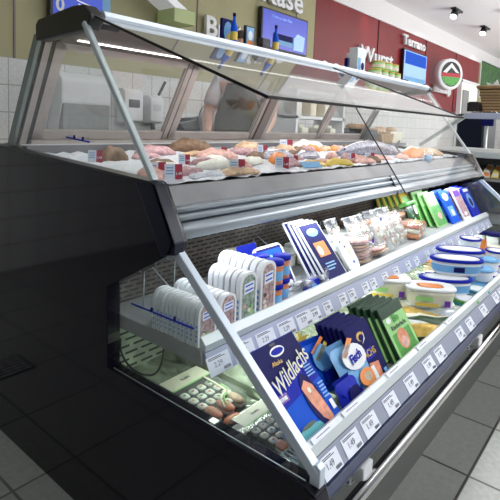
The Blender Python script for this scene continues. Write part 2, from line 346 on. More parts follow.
g2 = MB().add([(1.255, .738, 1.352), (L, .738, 1.352), (L, .366, .83), (1.255, .366, .83)], [(0, 1, 2, 3)], 'closedglass').build('front_glass', C)
bar((1.252, .738, 1.352), (1.252, .364, .826), .005, .005, 'black').build('edge_seal', g2)
# rear sliding doors
def rp(t, off=0):      # point on the rear plane, t=0 foot, 1 top
    return (1.214 + (1.034 - 1.214) * t + off * .88, 1.003 + .34 * t + off * .466)
def rbar(x0, x1, t0, t1, m, th=.016, mb=None):
    a = rp(t0); b = rp(t1); n = (.88 * th / 2, .466 * th / 2)
    mb = mb or MB()
    mb.prism([(a[0] - n[0], a[1] - n[1]), (b[0] - n[0], b[1] - n[1]), (b[0] + n[0], b[1] + n[1]), (a[0] + n[0], a[1] + n[1])], x0, x1, m); return mb
for x, w_ in ((.0, .012), (L - .014, .014)): rbar(x, x + w_, -.02, .98, 'postgrey', .03).build('rear_post', C)
rbar(.0125, .024, 0, .98, 'rubber').build('rear_seal', C)
rbar(.0245, .046, 0, .98, 'frame', .03).build('rear_post', C)
rbar(.0465, .064, 0, .98, 'rubber').build('rear_seal', C)
mb = MB().box(.02, L - .02, 1.19, 1.30, .945, 1.0, 'frame').box(.02, L - .02, 1.175, 1.19, .975, 1.0, 'lip'); mb.build('rear_sill', C)
MB().prism([(1.19, 1.0), (1.26, 1.0), (1.25, 1.018), (1.185, 1.012)], .06, L - .02, 'frame').build('door_track', C)
for k, (a, b, dk) in enumerate([(.065, .655, 0), (.660, 1.235, 1), (1.30, 1.885, 0), (1.89, 2.475, 1)]):
    th = .014
    fr = MB(); fw = .034
    for (p0, p1, q0, q1) in ((a, a + fw, 0.05, .97), (b - fw, b, 0.05, .97), (a, b, 0.05, .135), (a, b, .90, .97)): rbar(p0, p1, q0, q1, 'frame', th, fr)
    pass
    fo = fr.build('sliding_door', C)
    p = rp(.13); q = rp(.91)
    MB().add([(a + fw, p[0], p[1]), (b - fw, p[0], p[1]), (b - fw, q[0], q[1]), (a + fw, q[0], q[1])], [(0, 1, 2, 3)], 'glass').build('pane', fo)
    rbar(b - fw + .004, b - fw + .010, .05, .97, 'framedark', th + .003).build('seal', fo)
rbar(1.238, 1.297, -.08, .98, 'framedark', .03).build('centre_post', C)
# display deck and its front rim
def dz(y): return .925 + (y - .5) * .0556
MB().prism([(.50, .925), (1.175, dz(1.175)), (1.175, .90), (.50, .885)], .011, L - .011, 'steel').build('display_deck', C)
MB().box(.022, L - .022, 1.14, 1.174, .962, .998, 'steel').build('rear_riser', C)
MB().prism([(.512, .932), (.497, .937), (.452, .897), (.450, .890), (.50, .880), (.515, .900)], .011, L - .011, 'steel').build('deck_rim', C, bevel=.002)
def bulge(y0, z0, y1, z1, o, n=7):
    d = Vector((y1 - y0, z1 - z0)); nn = Vector((-abs(d.y), d.x)).normalized() if False else Vector((d.y, -d.x)).normalized()
    if nn.x > 0: nn = -nn
    return [(y0 + d.x * i / n + nn.x * o * math.sin(PI * i / n), z0 + d.y * i / n + nn.y * o * math.sin(PI * i / n)) for i in range(n + 1)]
MB().prism(bulge(.447, .893, .438, .878, .009) + [(.47, .878), (.47, .893)], .011, L - .011, 'silver', sm=True).build('front_moulding', C)
MB().prism(bulge(.436, .876, .426, .861, .007) + [(.47, .861), (.47, .876)], .011, L - .011, 'silver', sm=True).build('front_moulding', C)
MB().prism(bulge(.422, .856, .402, .824, .010) + [(.42, .817), (.47, .82), (.47, .856)], .011, L - .011, 'silver', sm=True).build('front_moulding', C)
MB().prism([(.44, .817), (.46, .885), (.7, .885), (.7, .84), (.55, .81)], .03, L - .03, 'black').build('deck_underside', C)
bar((1.2505, .443, .895), (1.2505, .398, .822), .004, .012, 'black').build('joint_seal', C)
# inner back walls, shelves
MB().box(.022, L - .022, .70, .72, .585, .84, 'perfshade').build('upper_back_wall', C)
MB().box(.022, L - .022, .66, .68, .40, .548, 'perf').build('lower_back_wall', C)
us = MB().prism([(.70, .581), (.33, .583), (.325, .548), (.69, .545)], .022, L - .022, 'grey').build('upper_shelf', C)
MB().prism([(.352, .583), (.350, .606), (.338, .610), (.322, .594), (.322, .578), (.34, .572)], .03, L - .024, 'lip').build('shelf_lip', C, bevel=.0015)
MB().prism([(.323, .576), (.297, .529), (.301, .527), (.328, .574)], .03, L - .024, 'lavender').build('ticket_rail', C)
MB().prism([(.66, .40), (.055, .40), (.05, .37), (.66, .37)], .021, .200, 'rippled').build('lower_deck', C); MB().prism([(.66, .428), (.055, .428), (.05, .37), (.66, .37)], .2005, L - .021, 'rippled').build('lower_deck', C)
MB().box(.022, .20, .056, .098, .401, .428, 'alu').build('deck_ledge', C)
gr = MB()
for i in range(15): gr.box(.026 + i * .0115, .030 + i * .0115, .058, .112, .430, .434, 'alu')
gr.box(.022, .2, .056, .060, .428, .434, 'alu').box(.022, .2, .108, .112, .428, .434, 'alu'); gr.build('deck_grille', C)
MB().prism([(.056, .38), (.056, .486), (.044, .496), (.033, .490), (.026, .472), (.04, .40)], .02, L - .022, 'lip').build('front_lip', C, bevel=.001)
MB().prism([(.0285, .474), (.0255, .4695), (.0295, .468)], .02, L - .022, 'rubber').build('ticket_seam', C)
MB().prism([(.026, .470), (-.0005, .434), (.008, .430), (.034, .466)], .02, L - .022, 'graystrip').build('front_ticket_rail', C)
MB().prism([(.012, .430), (-.004, .426), (-.014, .416), (-.010, .403), (.004, .396), (.05, .396), (.05, .43)], .02, L - .02, 'bumper').build('bumper', C, bevel=.002)
MB().prism([(.10, .0), (.10, .36), (.03, .370), (.03, .396), (.30, .37), (.66, .37), (.66, 0)], .021, L - .021, 'plinthgrey').build('plinth', C)
MB().box(.021, L - .021, .72, 1.19, .02, .90, 'darkgrey').build('carcass', C)
MB().tube([(.03, -.005, .334), (L, -.005, .334)], .014, 'chrome', 20).tube([(.03, -.003, .311), (L, -.003, .311)], .006, 'cream', 12).build('guard_rail', C)  # thin cream tube below the chrome one stands in for a reflection
for x in (.19, 1.08, 2.0):
    MB().box(x, x + .045, -.002, .03, .338, .374, 'white').box(x + .005, x + .04, .03, .12, .315, .36, 'black').build('rail_bracket', C, bevel=.004)
cab = [(.06, .66, .41), (.05, .655, .395), (.045, .63, .375), (.045, .58, .372), (.045, .52, .40), (.045, .485, .455), (.045, .475, .52), (.045, .48, .546)]
def smooth(p, n=6):
    out = []; P = [Vector(q) for q in p]
    for i in range(len(P) - 1):
        a = P[max(i - 1, 0)]; b = P[i]; c = P[i + 1]; d = P[min(i + 2, len(P) - 1)]
        for k in range(n):
            t = k / n; out.append(.5 * ((2 * b) + (c - a) * t + (2 * a - 5 * b + 4 * c - d) * t * t + (3 * b - a - 3 * c + d) * t ** 3))
    return out + [P[-1]]
cab = [(.045, .66, .50), (.045, .655, .462), (.045, .62, .436), (.045, .57, .432), (.045, .52, .448), (.045, .49, .485), (.045, .478, .545)]
MB().tube([(-.010, .61, .4545), (-.010, .02, .4525)], .0012, 'alu', 8).build('glass_edge_highlight', C)  # thin bright tube imitates the highlight along the foot of the side glass
MB().tube(smooth(cab), .0028, 'black', 8).build('sensor_cable', C)
# wire dividers above the upper shelf
for x in (.09, .2, .56, 1.0, 1.5):
    wd = MB().tube([(x, .62, .585), (x, .62, .70), (x, .60, .712), (x, .50, .66), (x, .49, .65), (x, .49, .585)], .0018, 'alu', 6)
    wd.build('shelf_divider', C)
for x in (.02,):
    MB().add([(.035, .37, .585), (.035, .64, .585), (.035, .62, .66), (.035, .42, .655)], [(0, 1, 2, 3)], 'filmglass').build('shelf_end_stop', C)


# ================================================================== things on the upper shelf
ZS = .5845
def rounded(w_, h, r, n=5, top_only=False):
    pts = []
    cs = [(w_ / 2 - r, h - r, 0), (-w_ / 2 + r, h - r, 1)]
    if top_only: pts += [(-w_ / 2, 0), (w_ / 2, 0)]
    else:
        cs = [(-w_ / 2 + r, r, 2), (w_ / 2 - r, r, 3)] + cs
    for cx, cz, q in cs:
        for i in range(n + 1):
            a = PI / 2 * (q + i / n); pts.append((cx + r * math.cos(a), cz + r * math.sin(a)))
    return pts
def herring_pack(name, label, group, w_, h, t, fish):
    r = thing(name, label, 'fish pack', (0, 0, 0), (0, 0, 0), group)
    MB().prism(rounded(w_, h, w_ * .42, 6, True), t * .2, t * .80, 'white', 'y').prism([(p[0] * 1.04, p[1] * 1.01) for p in rounded(w_, h, w_ * .42, 6, True)], 0, t * .2, 'white', 'y').build('tray', r)
    fw = MB().poly([(p[0] * .82, p[1] * .93 + h * .03) for p in rounded(w_, h, w_ * .42, 6, True)], -.0004, fish)
    fw.build('film_window', r)
    lb = MB().poly([(-w_ * .30, h * .60), (w_ * .30, h * .63), (w_ * .30, h * .83), (-w_ * .30, h * .80)], -.0010, 'paper')
    for k in range(2): lb.poly([(-w_ * .24, h * (.65 + .09 * k)), (w_ * .24, h * (.67 + .09 * k)), (w_ * .24, h * (.70 + .09 * k)), (-w_ * .24, h * (.68 + .09 * k))], -.0013, 'blue2')
    for k in range(5):
        x = random.uniform(-w_ * .25, w_ * .25); z = random.uniform(h * .1, h * .5); q = w_ * .12
        lb.poly([(x + q * math.cos(a * PI / 3), z + q * .8 * math.sin(a * PI / 3)) for a in range(6)], -.0008 - k * .00005, ['pink', 'rice', 'lgreen', 'darkgrey', 'cream'][k] if fish != 'herring2' or k != 3 else 'green')
    lb.build('printed_label', r)
    side = MB()
    for k in range(4): side.box(-w_ / 2 - .0006, -w_ / 2 - .0001, t * .3, t * .6, h * (.12 + .11 * k), h * (.18 + .11 * k), 'lblue')
    side.build('side_print', r)
    return r
rows = [(.053, .340, .058, .100, .0150, 11, 'herring', 'nearest the end glass'),
        (.124, .340, .056, .102, .0190, 9, 'herring', 'second from the end glass'),
        (.206, .345, .064, .136, .0200, 6, 'herring2', 'left of the tallest row'),
        (.288, .345, .062, .148, .0235, 7, 'herring', 'next to the blue-lidded jars')]
for (x, y, w_, h, t, n, fish, lab) in rows:
    base = None
    for k in range(n):
        l = 'white herring tray in the row %s, %s' % (lab, 'front of the row' if k == 0 else ORD[k] + ' from front')
        if base is None:
            base = herring_pack('herring_pack', l, 'upright herring trays on the upper shelf', w_, h, t * .98, fish); base.location = (x, y, ZS)
        else: dup(base, (x + random.uniform(-.0015, .0015), y + k * t, ZS), (0, 0, random.uniform(-.02, .02)), l)
# blue lidded jars
def jar(label):
    r = thing('herring_jar', label, 'jar', group='blue-lidded jars on the upper shelf')
    MB().lathe([(.019, 0), (.0215, .003), (.0215, .044), (.019, .049), (.019, .050)], 'salmon', 24).build('glass_body', r)
    MB().lathe([(.0219, .012), (.0219, .036)], 'lblue', 24, cap=False).lathe([(.0221, .036), (.0221, .040)], 'orange', 24, cap=False).build('paper_label', r)
    MB().lathe([(.0215, .049), (.0238, .050), (.0240, .058), (.0225, .0605)], 'blue', 24).build('lid', r)
    return r
j0 = None
for (x, y, k, la) in [(.350, .372, 0, 'bottom jar nearest the herring trays'), (.350, .372, 1, 'top jar nearest the herring trays'), (.408, .390, 0, 'bottom jar beside the leaning seafood tray'), (.408, .390, 1, 'top jar beside the leaning seafood tray'),
                      (.360, .430, 0, 'rear bottom jar behind the trays'), (.360, .430, 1, 'rear top jar behind the trays')]:
    l = 'small jar with blue lid and blue-orange label, ' + la
    if j0 is None: j0 = jar(l); j0.location = (x, y, ZS); j0.scale = (1.12, 1.12, 1.12)
    else: dup(j0, (x, y, ZS + k * .0685), (0, 0, 0), l)
# generic leaning card pack
def card(name, label, cat, w_, h, t, body, decos, group=None, rad=.003, edge=None):
    r = thing(name, label, cat, group=group)
    b = MB().prism([(p[0], p[1]) for p in rounded(w_, h, rad, 3)], 0, t, edge or body, 'y'); b.build('carton', r)
    f = MB(); f.poly([(p[0] * .985, p[1]) for p in rounded(w_, h, rad, 3)], -.0003, body)
    for i, (pts, m) in enumerate(decos): f.poly([(p[0] * w_ / 2, p[1] * h) for p in pts], -.0006 - i * .0003, m)
    f.build('printed_front', r); return r
def ell(cx, cz, rx, rz, n=16, a0=0, rot=0): return [(cx + rx * math.cos(2 * PI * i / n) * math.cos(rot) - rz * math.sin(2 * PI * i / n) * math.sin(rot), cz + rx * math.cos(2 * PI * i / n) * math.sin(rot) + rz * math.sin(2 * PI * i / n) * math.cos(rot)) for i in range(n)]
def rc(x0, x1, z0, z1): return [(x0, z0), (x1, z0), (x1, z1), (x0, z1)]
def place(o, x, y, z, tilt, yaw=0, roll=0): o.location = (x, y, z); o.rotation_euler = Euler((-math.radians(90 - tilt), math.radians(roll), math.radians(yaw)), 'XYZ')
def lines(x0, x1, z0, z1, n, m):
    out = []
    for i in range(n):
        z = z0 + (z1 - z0) * i / n; q = (z1 - z0) / n * .45; out.append((rc(x0, x1 - (x1 - x0) * random.uniform(0, .35), z, z + q), m))
    return out
o = card('seafood_tray', 'leaning blue tray with white rim and orange picture behind the jars', 'fish pack', .14, .155, .012, 'white', [(rc(-.88, .88, .05, .95), 'navy'), (rc(-.8, .8, .3, .9), 'blue2'), (ell(.35, .45, .3, .12), 'orange'), (ell(-.2, .7, .4, .1), 'lblue'), (rc(0, .7, .1, .2), 'white')], rad=.02)
place(o, .475, .415, ZS, 58)
o = card('fish_box', 'white-topped blue fish carton with black stripes behind the jars', 'box', .10, .12, .05, 'blue', [(rc(-.9, .9, .1, .5), 'navy')], edge='cream')
place(o, .455, .53, ZS + .01, 72)
for i in range(5): pass
st = MB()
for i in range(5): st.box(-.045 + i * .018, -.036 + i * .018, .006, .045, .1203, .1208, 'black')
st.build('top_stripes', o)
# smoked salmon packs in a leaning stack
sal_d = [(rc(-.93, .93, .015, .975), 'navy'), (ell(0, .83, .55, .07), 'lblue'), (ell(-.1, .86, .3, .03), 'white'), (rc(-.55, .55, .42, .66), 'orange'), (ell(-.25, .52, .25, .08), 'rice')] + lines(-.5, .5, .2, .34, 3, 'lblue')
s0 = card('smoked_salmon_pack', 'flat navy pack with orange square and white border, front of the leaning stack', 'fish pack', .125, .225, .006, 'white', sal_d, 'navy packs leaning on the upper shelf')
place(s0, .70, .352, ZS, 50, 0)
for k, dx in ((1, -.010), (2, -.022), (3, -.040)):
    p = dup(s0, label='flat navy pack with white border in the leaning stack, %s from the front' % ORD[k]); place(p, .70 + dx, .352 + .014 * k, ZS, 50 + k * 1.2)
# small dark trays between
def tray(name, label, cat, w_, d_, h, m, content, grp=None, lumps=8):
    r = thing(name, label, cat, group=grp)
    b = MB(); a = rounded(w_, d_, .008, 3); c = [(p[0] * .86, (p[1] - d_ / 2) * .86 + d_ / 2) for p in a]
    n = len(a); v = [(p[0], p[1] - d_ / 2, h) for p in a] + [(p[0], p[1] - d_ / 2, 0) for p in c] + [(p[0] * .93, (p[1] - d_ / 2) * .93, h) for p in a] + [(p[0] * .9, (p[1] - d_ / 2) * .9, .003) for p in c]
    f = [(i, (i + 1) % n, n + (i + 1) % n, n + i) for i in range(n)] + [(i, (i + 1) % n, 2 * n + (i + 1) % n, 2 * n + i) for i in range(n)] + [(2 * n + i, 2 * n + (i + 1) % n, 3 * n + (i + 1) % n, 3 * n + i) for i in range(n)] + [tuple(range(n, 2 * n)), tuple(range(3 * n, 4 * n))]
    b.add(v, f, m); b.build('tray', r)
    q = MB()
    for i in range(lumps):
        x = random.uniform(-w_ * .32, w_ * .32); y = random.uniform(-d_ * .32, d_ * .32); s = random.uniform(.010, .016)
        q.lathe([(s * .2, 0), (s, s * .35), (s * .8, s * .9), (s * .2, s * 1.15)], content[i % len(content)], 9, Matrix.Translation((x, y, .004)) @ Matrix.Rotation(random.uniform(0, 3), 4, 'Z'), sx=1.3, sy=.8)
    q.build('contents', r); return r
t0 = tray('seafood_tub', 'open dark plastic tray of seafood in front of the navy packs, nearer the jars', 'food tray', .085, .07, .03, 'filmglass', ['darkgrey', 'fishgrey', 'plastic'], 'small seafood trays'); place(t0, .530, .385, ZS + .012, 70, 10)
t1 = dup(t0, label='open dark plastic tray of seafood tucked against the navy packs'); place(t1, .61, .38, ZS + .010, 66, 20)
t2 = dup(t0, label='open dark plastic tray of seafood behind, against the back wall'); place(t2, .56, .49, ZS + .03, 60, 5)
b = card('blue_card', 'low blue card pack lying behind the front shelf lip', 'fish pack', .07, .035, .02, 'blue', [(ell(0, .5, .4, .25), 'lblue')]); place(b, .545, .356, ZS, 80)
# pouches
def pouch(name, label, cat, w_, h, t, film, content, grp=None, marks=(), n=18):
    r = thing(name, label, cat, group=grp)
    N = 10; v = []; f = []
    for s_ in (-1, 1):
        for j in range(N + 1):
            for i in range(N + 1):
                u = i / N * 2 - 1; q = j / N
                bul = max(0, (1 - u ** 4)) * max(0, math.sin(PI * min(1, q * 1.12)) ** .7 if q < .89 else 0) * (.85 + .15 * math.sin(i * 2.1 + j * 1.7))
                v.append((u * w_ / 2 * (1 - .06 * math.sin(PI * q)), s_ * t / 2 * bul, q * h))
    K = (N + 1) ** 2
    for s_ in (0, 1):
        for j in range(N):
            for i in range(N):
                a = s_ * K + j * (N + 1) + i; f.append((a, a + 1, a + N + 2, a + N + 1))
    MB().add(v, f, film, True).build('film_bag', r)
    c = MB()
    for k in range(n):
        x = random.uniform(-.33, .33) * w_; z = random.uniform(.10, .72) * h; s = random.uniform(.08, .13) * w_
        c.lathe([(s * .3, -s * .25), (s, -s * .1), (s, s * .1), (s * .3, s * .25)], content[k % len(content)], 9, Matrix.Translation((x, random.uniform(-.2, .1) * t, z)) @ Euler((random.uniform(.6, 2.2), random.uniform(-.5, .5), random.uniform(0, 3))).to_matrix().to_4x4(), sx=1.3, sy=.85)
    c.build('filling', r)
    mk = MB(); any_ = False
    for (pts, m) in marks: mk.poly([(p[0] * w_ / 2, p[1] * h) for p in pts], -t / 2 - .0015, m); any_ = True
    if any_: mk.build('sticker', r)
    return r
def slices(name, label, cat, w_, d_, n, ms, grp=None, th=.007, top='filmglass'):
    r = thing(name, label, cat, group=grp); b = MB()
    for k in range(n):
        b.lathe([(w_ * .3, 0), (w_ * .49, th * .25), (w_ * .5, th * .6), (w_ * .3, th * .95)], ms[k % len(ms)], 16, Matrix.Translation((random.uniform(-.006, .006), random.uniform(-.006, .006), .003 + k * th)) @ Matrix.Rotation(random.uniform(-.12, .12), 4, 'X'), sy=d_ / w_, power=2.6)
    b.build('slices', r)
    H = n * th + .014; MB().lathe([(w_ * .53, 0), (w_ * .57, .004), (w_ * .55, H * .8), (w_ * .45, H)], top, 18, sy=d_ / w_, power=3.5).build('clear_wrap', r)
    return r
o = card('oval_fish_pack', 'white oval-ended pack with dark dots leaning right of the navy packs', 'fish pack', .085, .15, .012, 'white', [(ell(-.45, .80, .10, .03), 'text'), (ell(-.1, .66, .10, .03), 'text'), (ell(.2, .25, .14, .035), 'blue2'), (ell(.4, .55, .25, .2), 'cream')], rad=.04); place(o, .835, .358, ZS, 55)
s = slices('sliced_fish_stack', 'clear-wrapped stack of tan sliced fish with purple sticker behind the shelf lip', 'fish pack', .11, .10, 9, ['tan', 'mauve', 'pink'], th=.0095); place(s, .955, .43, ZS, 82, 0)
MB().poly(ell(.035, .075, .012, .010), -.063, 'purple').build('sticker', s)
s = slices('sliced_fish_stack', 'clear pack of pink sliced fish in front of the tan stack, low behind the lip', 'fish pack', .10, .07, 4, ['pink', 'tan', 'salmon']); place(s, 1.10, .40, ZS + .004, 66, 8)
bx = [(.69, .60, .10, .10, .06, 'low clear-lidded cream salad box at the back behind the navy packs'), (.80, .56, .10, .13, .07, 'boxy clear-lidded cream salad box at the back, nearest the navy packs'), (.93, .58, .11, .12, .08, 'clear-lidded cream salad box at the back, in the middle'), (1.07, .58, .11, .12, .075, 'clear-lidded cream salad box at the back, by the orange packs')]
for (x, y, a, b_, h, l) in bx:
    r = thing('salad_box', l, 'food box', (x, y, ZS), (0, 0, .1), 'cream salad boxes at the back of the upper shelf')
    MB().prism([(-a * .45, -b_ * .45), (a * .45, -b_ * .45), (a * .45, b_ * .45), (-a * .45, b_ * .45)], 0, h * .7, 'cream', 'z').build('box', r, bevel=.006)
    MB().box(-a / 2, a / 2, -b_ / 2, b_ / 2, h * .7, h, 'plastic').build('lid', r, bevel=.006)
    MB().poly([(-.03, .01), (.02, .01), (.02, .035), (-.03, .035)], -b_ * .45 - .001, 'paper').build('sticker', r)
dup(bpy.data.objects['salad_box'], (.86, .50, ZS + .005), (0.1, 0, .35), 'tilted clear-lidded cream salad box in front of the other cream boxes')
dup(bpy.data.objects['salad_box'], (.99, .50, ZS + .003), (-.1, .1, -.2), 'cream salad box squeezed between the tan slices and the back row')
shr = [(1.20, .405, 66, 'nearest the pink slices'), (1.30, .41, 62, 'second from the pink slices'), (1.41, .42, 64, 'third from the pink slices'), (1.24, .50, 58, 'rear left'), (1.36, .51, 58, 'rear right'), (1.13, .49, 60, 'beside the tan fish stack'), (1.47, .50, 60, 'beside the orange packs'), (1.02, .52, 62, 'half hidden behind the tan stack')]
p0 = None
for i, (x, y, t, l) in enumerate(shr):
    l = 'clear pouch of pale pink prawns with blue dot sticker, ' + l
    if p0 is None: p0 = pouch('prawn_pouch', l, 'fish pack', .115, .15, .035, 'cloudy', ['pink', 'rice', 'tan', 'cream', 'rice'], 'clear prawn pouches', [(ell(-.2, .9, .22, .07), 'white'), (ell(-.2, .9, .13, .045), 'blue2')], 22); q = p0
    else: q = dup(p0, label=l)
    place(q, x, y, ZS, t, random.uniform(-8, 8))
rng = [(1.28, .60, .10, 'orange-red and white chunky fish pack at the back, nearest the clear boxes'), (1.42, .60, .10, 'orange-red and white chunky fish pack at the back, in the middle'), (1.57, .56, .115, 'orange-red and white chunky fish pack at the back, beside the green bag'), (1.55, .44, .075, 'orange-red and white chunky fish pack low behind the shelf lip')]
p0 = None
for (x, y, h, l) in rng:
    r = thing('crab_stick_pack', l, 'fish pack', (x, y, ZS), (0, 0, random.uniform(-.15, .15)), 'orange and white fish packs')
    b = MB()
    for k in range(5):
        for j in range(3): b.tube([(-.055 + k * .026, -.045, .014 + j * h / 3.2), (-.055 + k * .026, .045, .014 + j * h / 3.2)], .013, ['orange', 'cream', 'salmon'][(k + j) % 3], 8)
    b.build('sticks', r); MB().box(-.072, .07, -.05, .05, 0, h, 'filmglass').build('clear_wrap', r, bevel=.01)
# green bag and leaning cards at the far end
g = pouch('green_herb_bag', 'crumpled dark green bag with white sticker beside the orange packs', 'bag', .12, .15, .04, 'dgreen', ['green'], None, [(rc(.1, .7, .55, .85), 'white'), (ell(-.4, .35, .25, .12), 'lgreen')], 4); place(g, 1.70, .47, ZS, 66, 5)
MB().box(-.07, .07, -.02, .03, .135, .155, 'green').build('folded_top', g, bevel=.008)
cards = [('yellow', [(rc(-.8, .8, .1, .9), 'lgreen'), (ell(0, .5, .5, .15), 'cream')], 5, 1.80, .50, 'yellow-green upright card pack', .12), ('lgreen', [(rc(-.9, .9, .03, .6), 'green'), (ell(0, .75, .5, .12), 'white'), (ell(.2, .3, .4, .1), 'pink')], 3, 1.95, .42, 'bright green leaning card pack', .15),
         ('blue2', [(ell(0, .8, .6, .12), 'white'), (rc(-.6, .6, .2, .5), 'lblue'), (ell(.1, .3, .3, .1), 'rice')], 2, 2.12, .40, 'blue leaning card pack beside the green ones', .15), ('white', [(rc(-.8, .8, .1, .75), 'mauve'), (rc(-.8, .8, .75, .95), 'purple'), (ell(0, .2, .4, .06), 'white')], 2, 2.27, .38, 'white and mauve leaning card pack between the blue ones', .13),
         ('blue', [(ell(0, .55, .6, .25), 'lblue'), (ell(0, .5, .35, .15), 'navy'), (rc(-.6, .6, .85, .95), 'white')], 3, 2.41, .365, 'deep blue leaning card pack at the far end', .15)]
for (m, dec, n, x, y, l, w_) in cards:
    c0 = None
    for k in range(n):
        ll = l + ', ' + ('in front' if k == 0 else ORD[k] + ' from the front')
        if c0 is None: c0 = card('fish_card_pack', ll, 'fish pack', w_, .195, .008, m, dec, 'leaning cards at the far end of the upper shelf'); c = c0
        else: c = dup(c0, label=ll)
        place(c, x - .022 * k, y + .03 * k, ZS, 60 + k * 2, 0)

# ================================================================== tickets
P0 = text('2.29', .016, 'greytext', None, ex=.0001, name='price_print'); P0m = P0.data; bpy.data.objects.remove(P0)
P1 = text('1.49', .017, 'greytext', None, ex=.0001, name='price_print'); P1m = P1.data; bpy.data.objects.remove(P1)
P2 = text('3.99', .016, 'text', None, ex=.0001, name='price_print'); P2m = P2.data; bpy.data.objects.remove(P2)
def ticket(label, grp, w_, h, me, special=None):
    r = thing('price_ticket', label, 'price tag', group=grp)
    b = MB().box(-w_ / 2, w_ / 2, 0, .0008, 0, h, special or 'paper'); b.build('card', r)
    ln = MB()
    for k in range(2): ln.poly([(-w_ * .42, h * (.80 + .08 * k)), (w_ * (.3 - .15 * k), h * (.80 + .08 * k)), (w_ * (.3 - .15 * k), h * (.84 + .08 * k)), (-w_ * .42, h * (.84 + .08 * k))], -.0004, 'text')
    for k in range(9): ln.poly([(w_ * (.12 + .035 * k), h * .08), (w_ * (.14 + .035 * k), h * .08), (w_ * (.14 + .035 * k), h * .25), (w_ * (.12 + .035 * k), h * .25)], -.0004, 'text')
    ln.build('fine_print', r)
    t = bpy.data.objects.new('price_print', me); COL.objects.link(t); t.parent = r; t.location = (-.004, -.0006, h * .5); t.rotation_euler = (PI / 2, 0, 0)
    return r
xs = [.062, .150, .238, .330, .415, .475, .545, .64, .70, .80, .86, .96, 1.06, 1.18, 1.27, 1.40, 1.50, 1.62, 1.72, 1.84, 1.94, 2.06, 2.18, 2.30, 2.40]
tk = ticket('x', 'tickets in the upper ticket rail', .074, .041, P0m); tk2 = ticket('x', 'tickets in the upper ticket rail', .048, .038, P2m)
for i, x in enumerate(xs):
    l = 'white price ticket in the upper shelf rail, %s from the near end' % ORD[i]
    q = (tk if i == 0 else tk2 if i == 5 else dup(tk if i < 4 or i == 4 else tk2)); q['label'] = l
    q.location = (x, .2965, .5305); q.rotation_euler = (-math.atan2(.026, .047), 0, 0)
xs = [.065, .150, .235, .345, .47, .60, .69, .88, .99, 1.16, 1.34, 1.43, 1.62, 1.80, 1.90, 2.1, 2.3]
tk = ticket('x', 'tickets in the lower ticket rail', .066, .037, P1m)
for i, x in enumerate(xs):
    l = 'white price ticket in the lower front rail, %s from the near end' % ORD[i]
    q = tk if i == 0 else dup(tk); q['label'] = l; q.location = (x, -.0015, .4350); q.rotation_euler = (-math.atan2(.0265, .036), 0, 0)
r = thing('blank_ticket', 'small blank white ticket lying on the wire grille by the corner post', 'price tag', (.085, .105, .438), (-.9, 0, .3))
MB().box(-.02, .02, 0, .002, 0, .035, 'white').build('card', r)
for i, x in enumerate([.08, .20, .42, .62, .86]):
    r = thing('paper_strip', 'long white printed paper strip on the lower front lip, %s from the corner post' % ORD[i], 'label', (x, .0375, .4948), (math.radians(-58), 0, 0), 'paper strips on the front lip')
    MB().box(-.045, .045, -.0012, -.0004, -.006, .006, 'paper').build('strip', r)
    MB().poly([(-.03, -.001), (.02, -.001), (.02, .0005), (-.03, .0005)], -.0016, 'greytext').build('print', r)

# ================================================================== lower deck
ZL = .430
def sushi(label):
    r = thing('sushi_tray', label, 'sushi tray', group='sushi trays on the lower deck')
    MB().prism(rounded(.135, .19, .012, 4), 0, .010, 'black', 'z', T=Matrix.Translation((0, -.095, 0))).build('base', r)
    q = MB()
    for i in range(4):
        for j in range(4):
            x = -.045 + i * .028; y = -.078 + j * .030
            if (i, j) in ((0, 0), (1, 0), (3, 0)): continue
            T = Matrix.Translation((x, y, .010))
            q.lathe([(.013, 0), (.013, .020)], 'nori', 10, T, power=3).lathe([(.0115, .0202), (.011, .0225), (.003, .023)], 'rice', 10, T, power=3).lathe([(.004, .0232), (.003, .0245)], ['green', 'salmon', 'yellow'][(i + j) % 3], 6, T)
    q.build('maki_rolls', r)
    n = MB()
    for (x, y, m) in ((-.04, -.078, 'salmon'), (.04, -.075, 'tan'), (0.0, -.080, 'salmon')):
        n.lathe([(.010, 0), (.014, .006), (.013, .013)], 'rice', 12, Matrix.Translation((x, y, .010)), sx=1, sy=1.9).lathe([(.0145, .013), (.015, .018), (.010, .023), (.003, .025)], m, 12, Matrix.Translation((x, y, .010)), sx=1, sy=1.9)
    n.build('nigiri', r)
    sv = MB().box(-.0645, .0645, .035, .085, .0408, .0413, 'cream').box(-.0645, .0645, .030, .0348, .0408, .0413, 'lgreen')
    sv.build('paper_sleeve', r); text('Sushi', .014, 'text', r, (0, .06, .0418), (0, 0, 0), ex=.0002)
    MB().tube(smooth([(-.012, -.09, .03), (-.006, -.07, .044), (.02, -.06, .047), (.03, -.03, .044), (.034, .03, .043)]), .0028, 'cream', 8).tube(smooth([(-.004, -.092, .03), (.002, -.073, .044), (.028, -.062, .047), (.038, -.03, .044)]), .0022, 'lgreen', 8).build('green_ribbon', r)
    MB().box(-.0655, .0655, -.092, .092, .010, .0405, 'filmglass').build('clear_lid', r, bevel=.005)
    return r
s0 = sushi('sushi tray with paper sleeve behind the end glass, the one further from the corner post'); s0.location = (.096, .395, .4015)
s1 = dup(s0, (.110, .190, .4015), (0, 0, .0), 'sushi tray with paper sleeve behind the end glass, nearest the corner post')
s1.scale = (.9, .78, .9)
r = thing('salmon_piece', 'small raw salmon portion lying between the two sushi trays', 'fish', (.085, .282, .4015)); q = MB().lathe([(.010, 0), (.022, .005), (.020, .016), (.006, .021)], 'salmon', 14, sx=1.2, sy=.6, power=2.6); q.build('fillet', r)
MB().lathe([(.0235, 0), (.0235, .012)], 'black', 14, sx=1.2, sy=.6, cap=False).build('tray_rim', r)
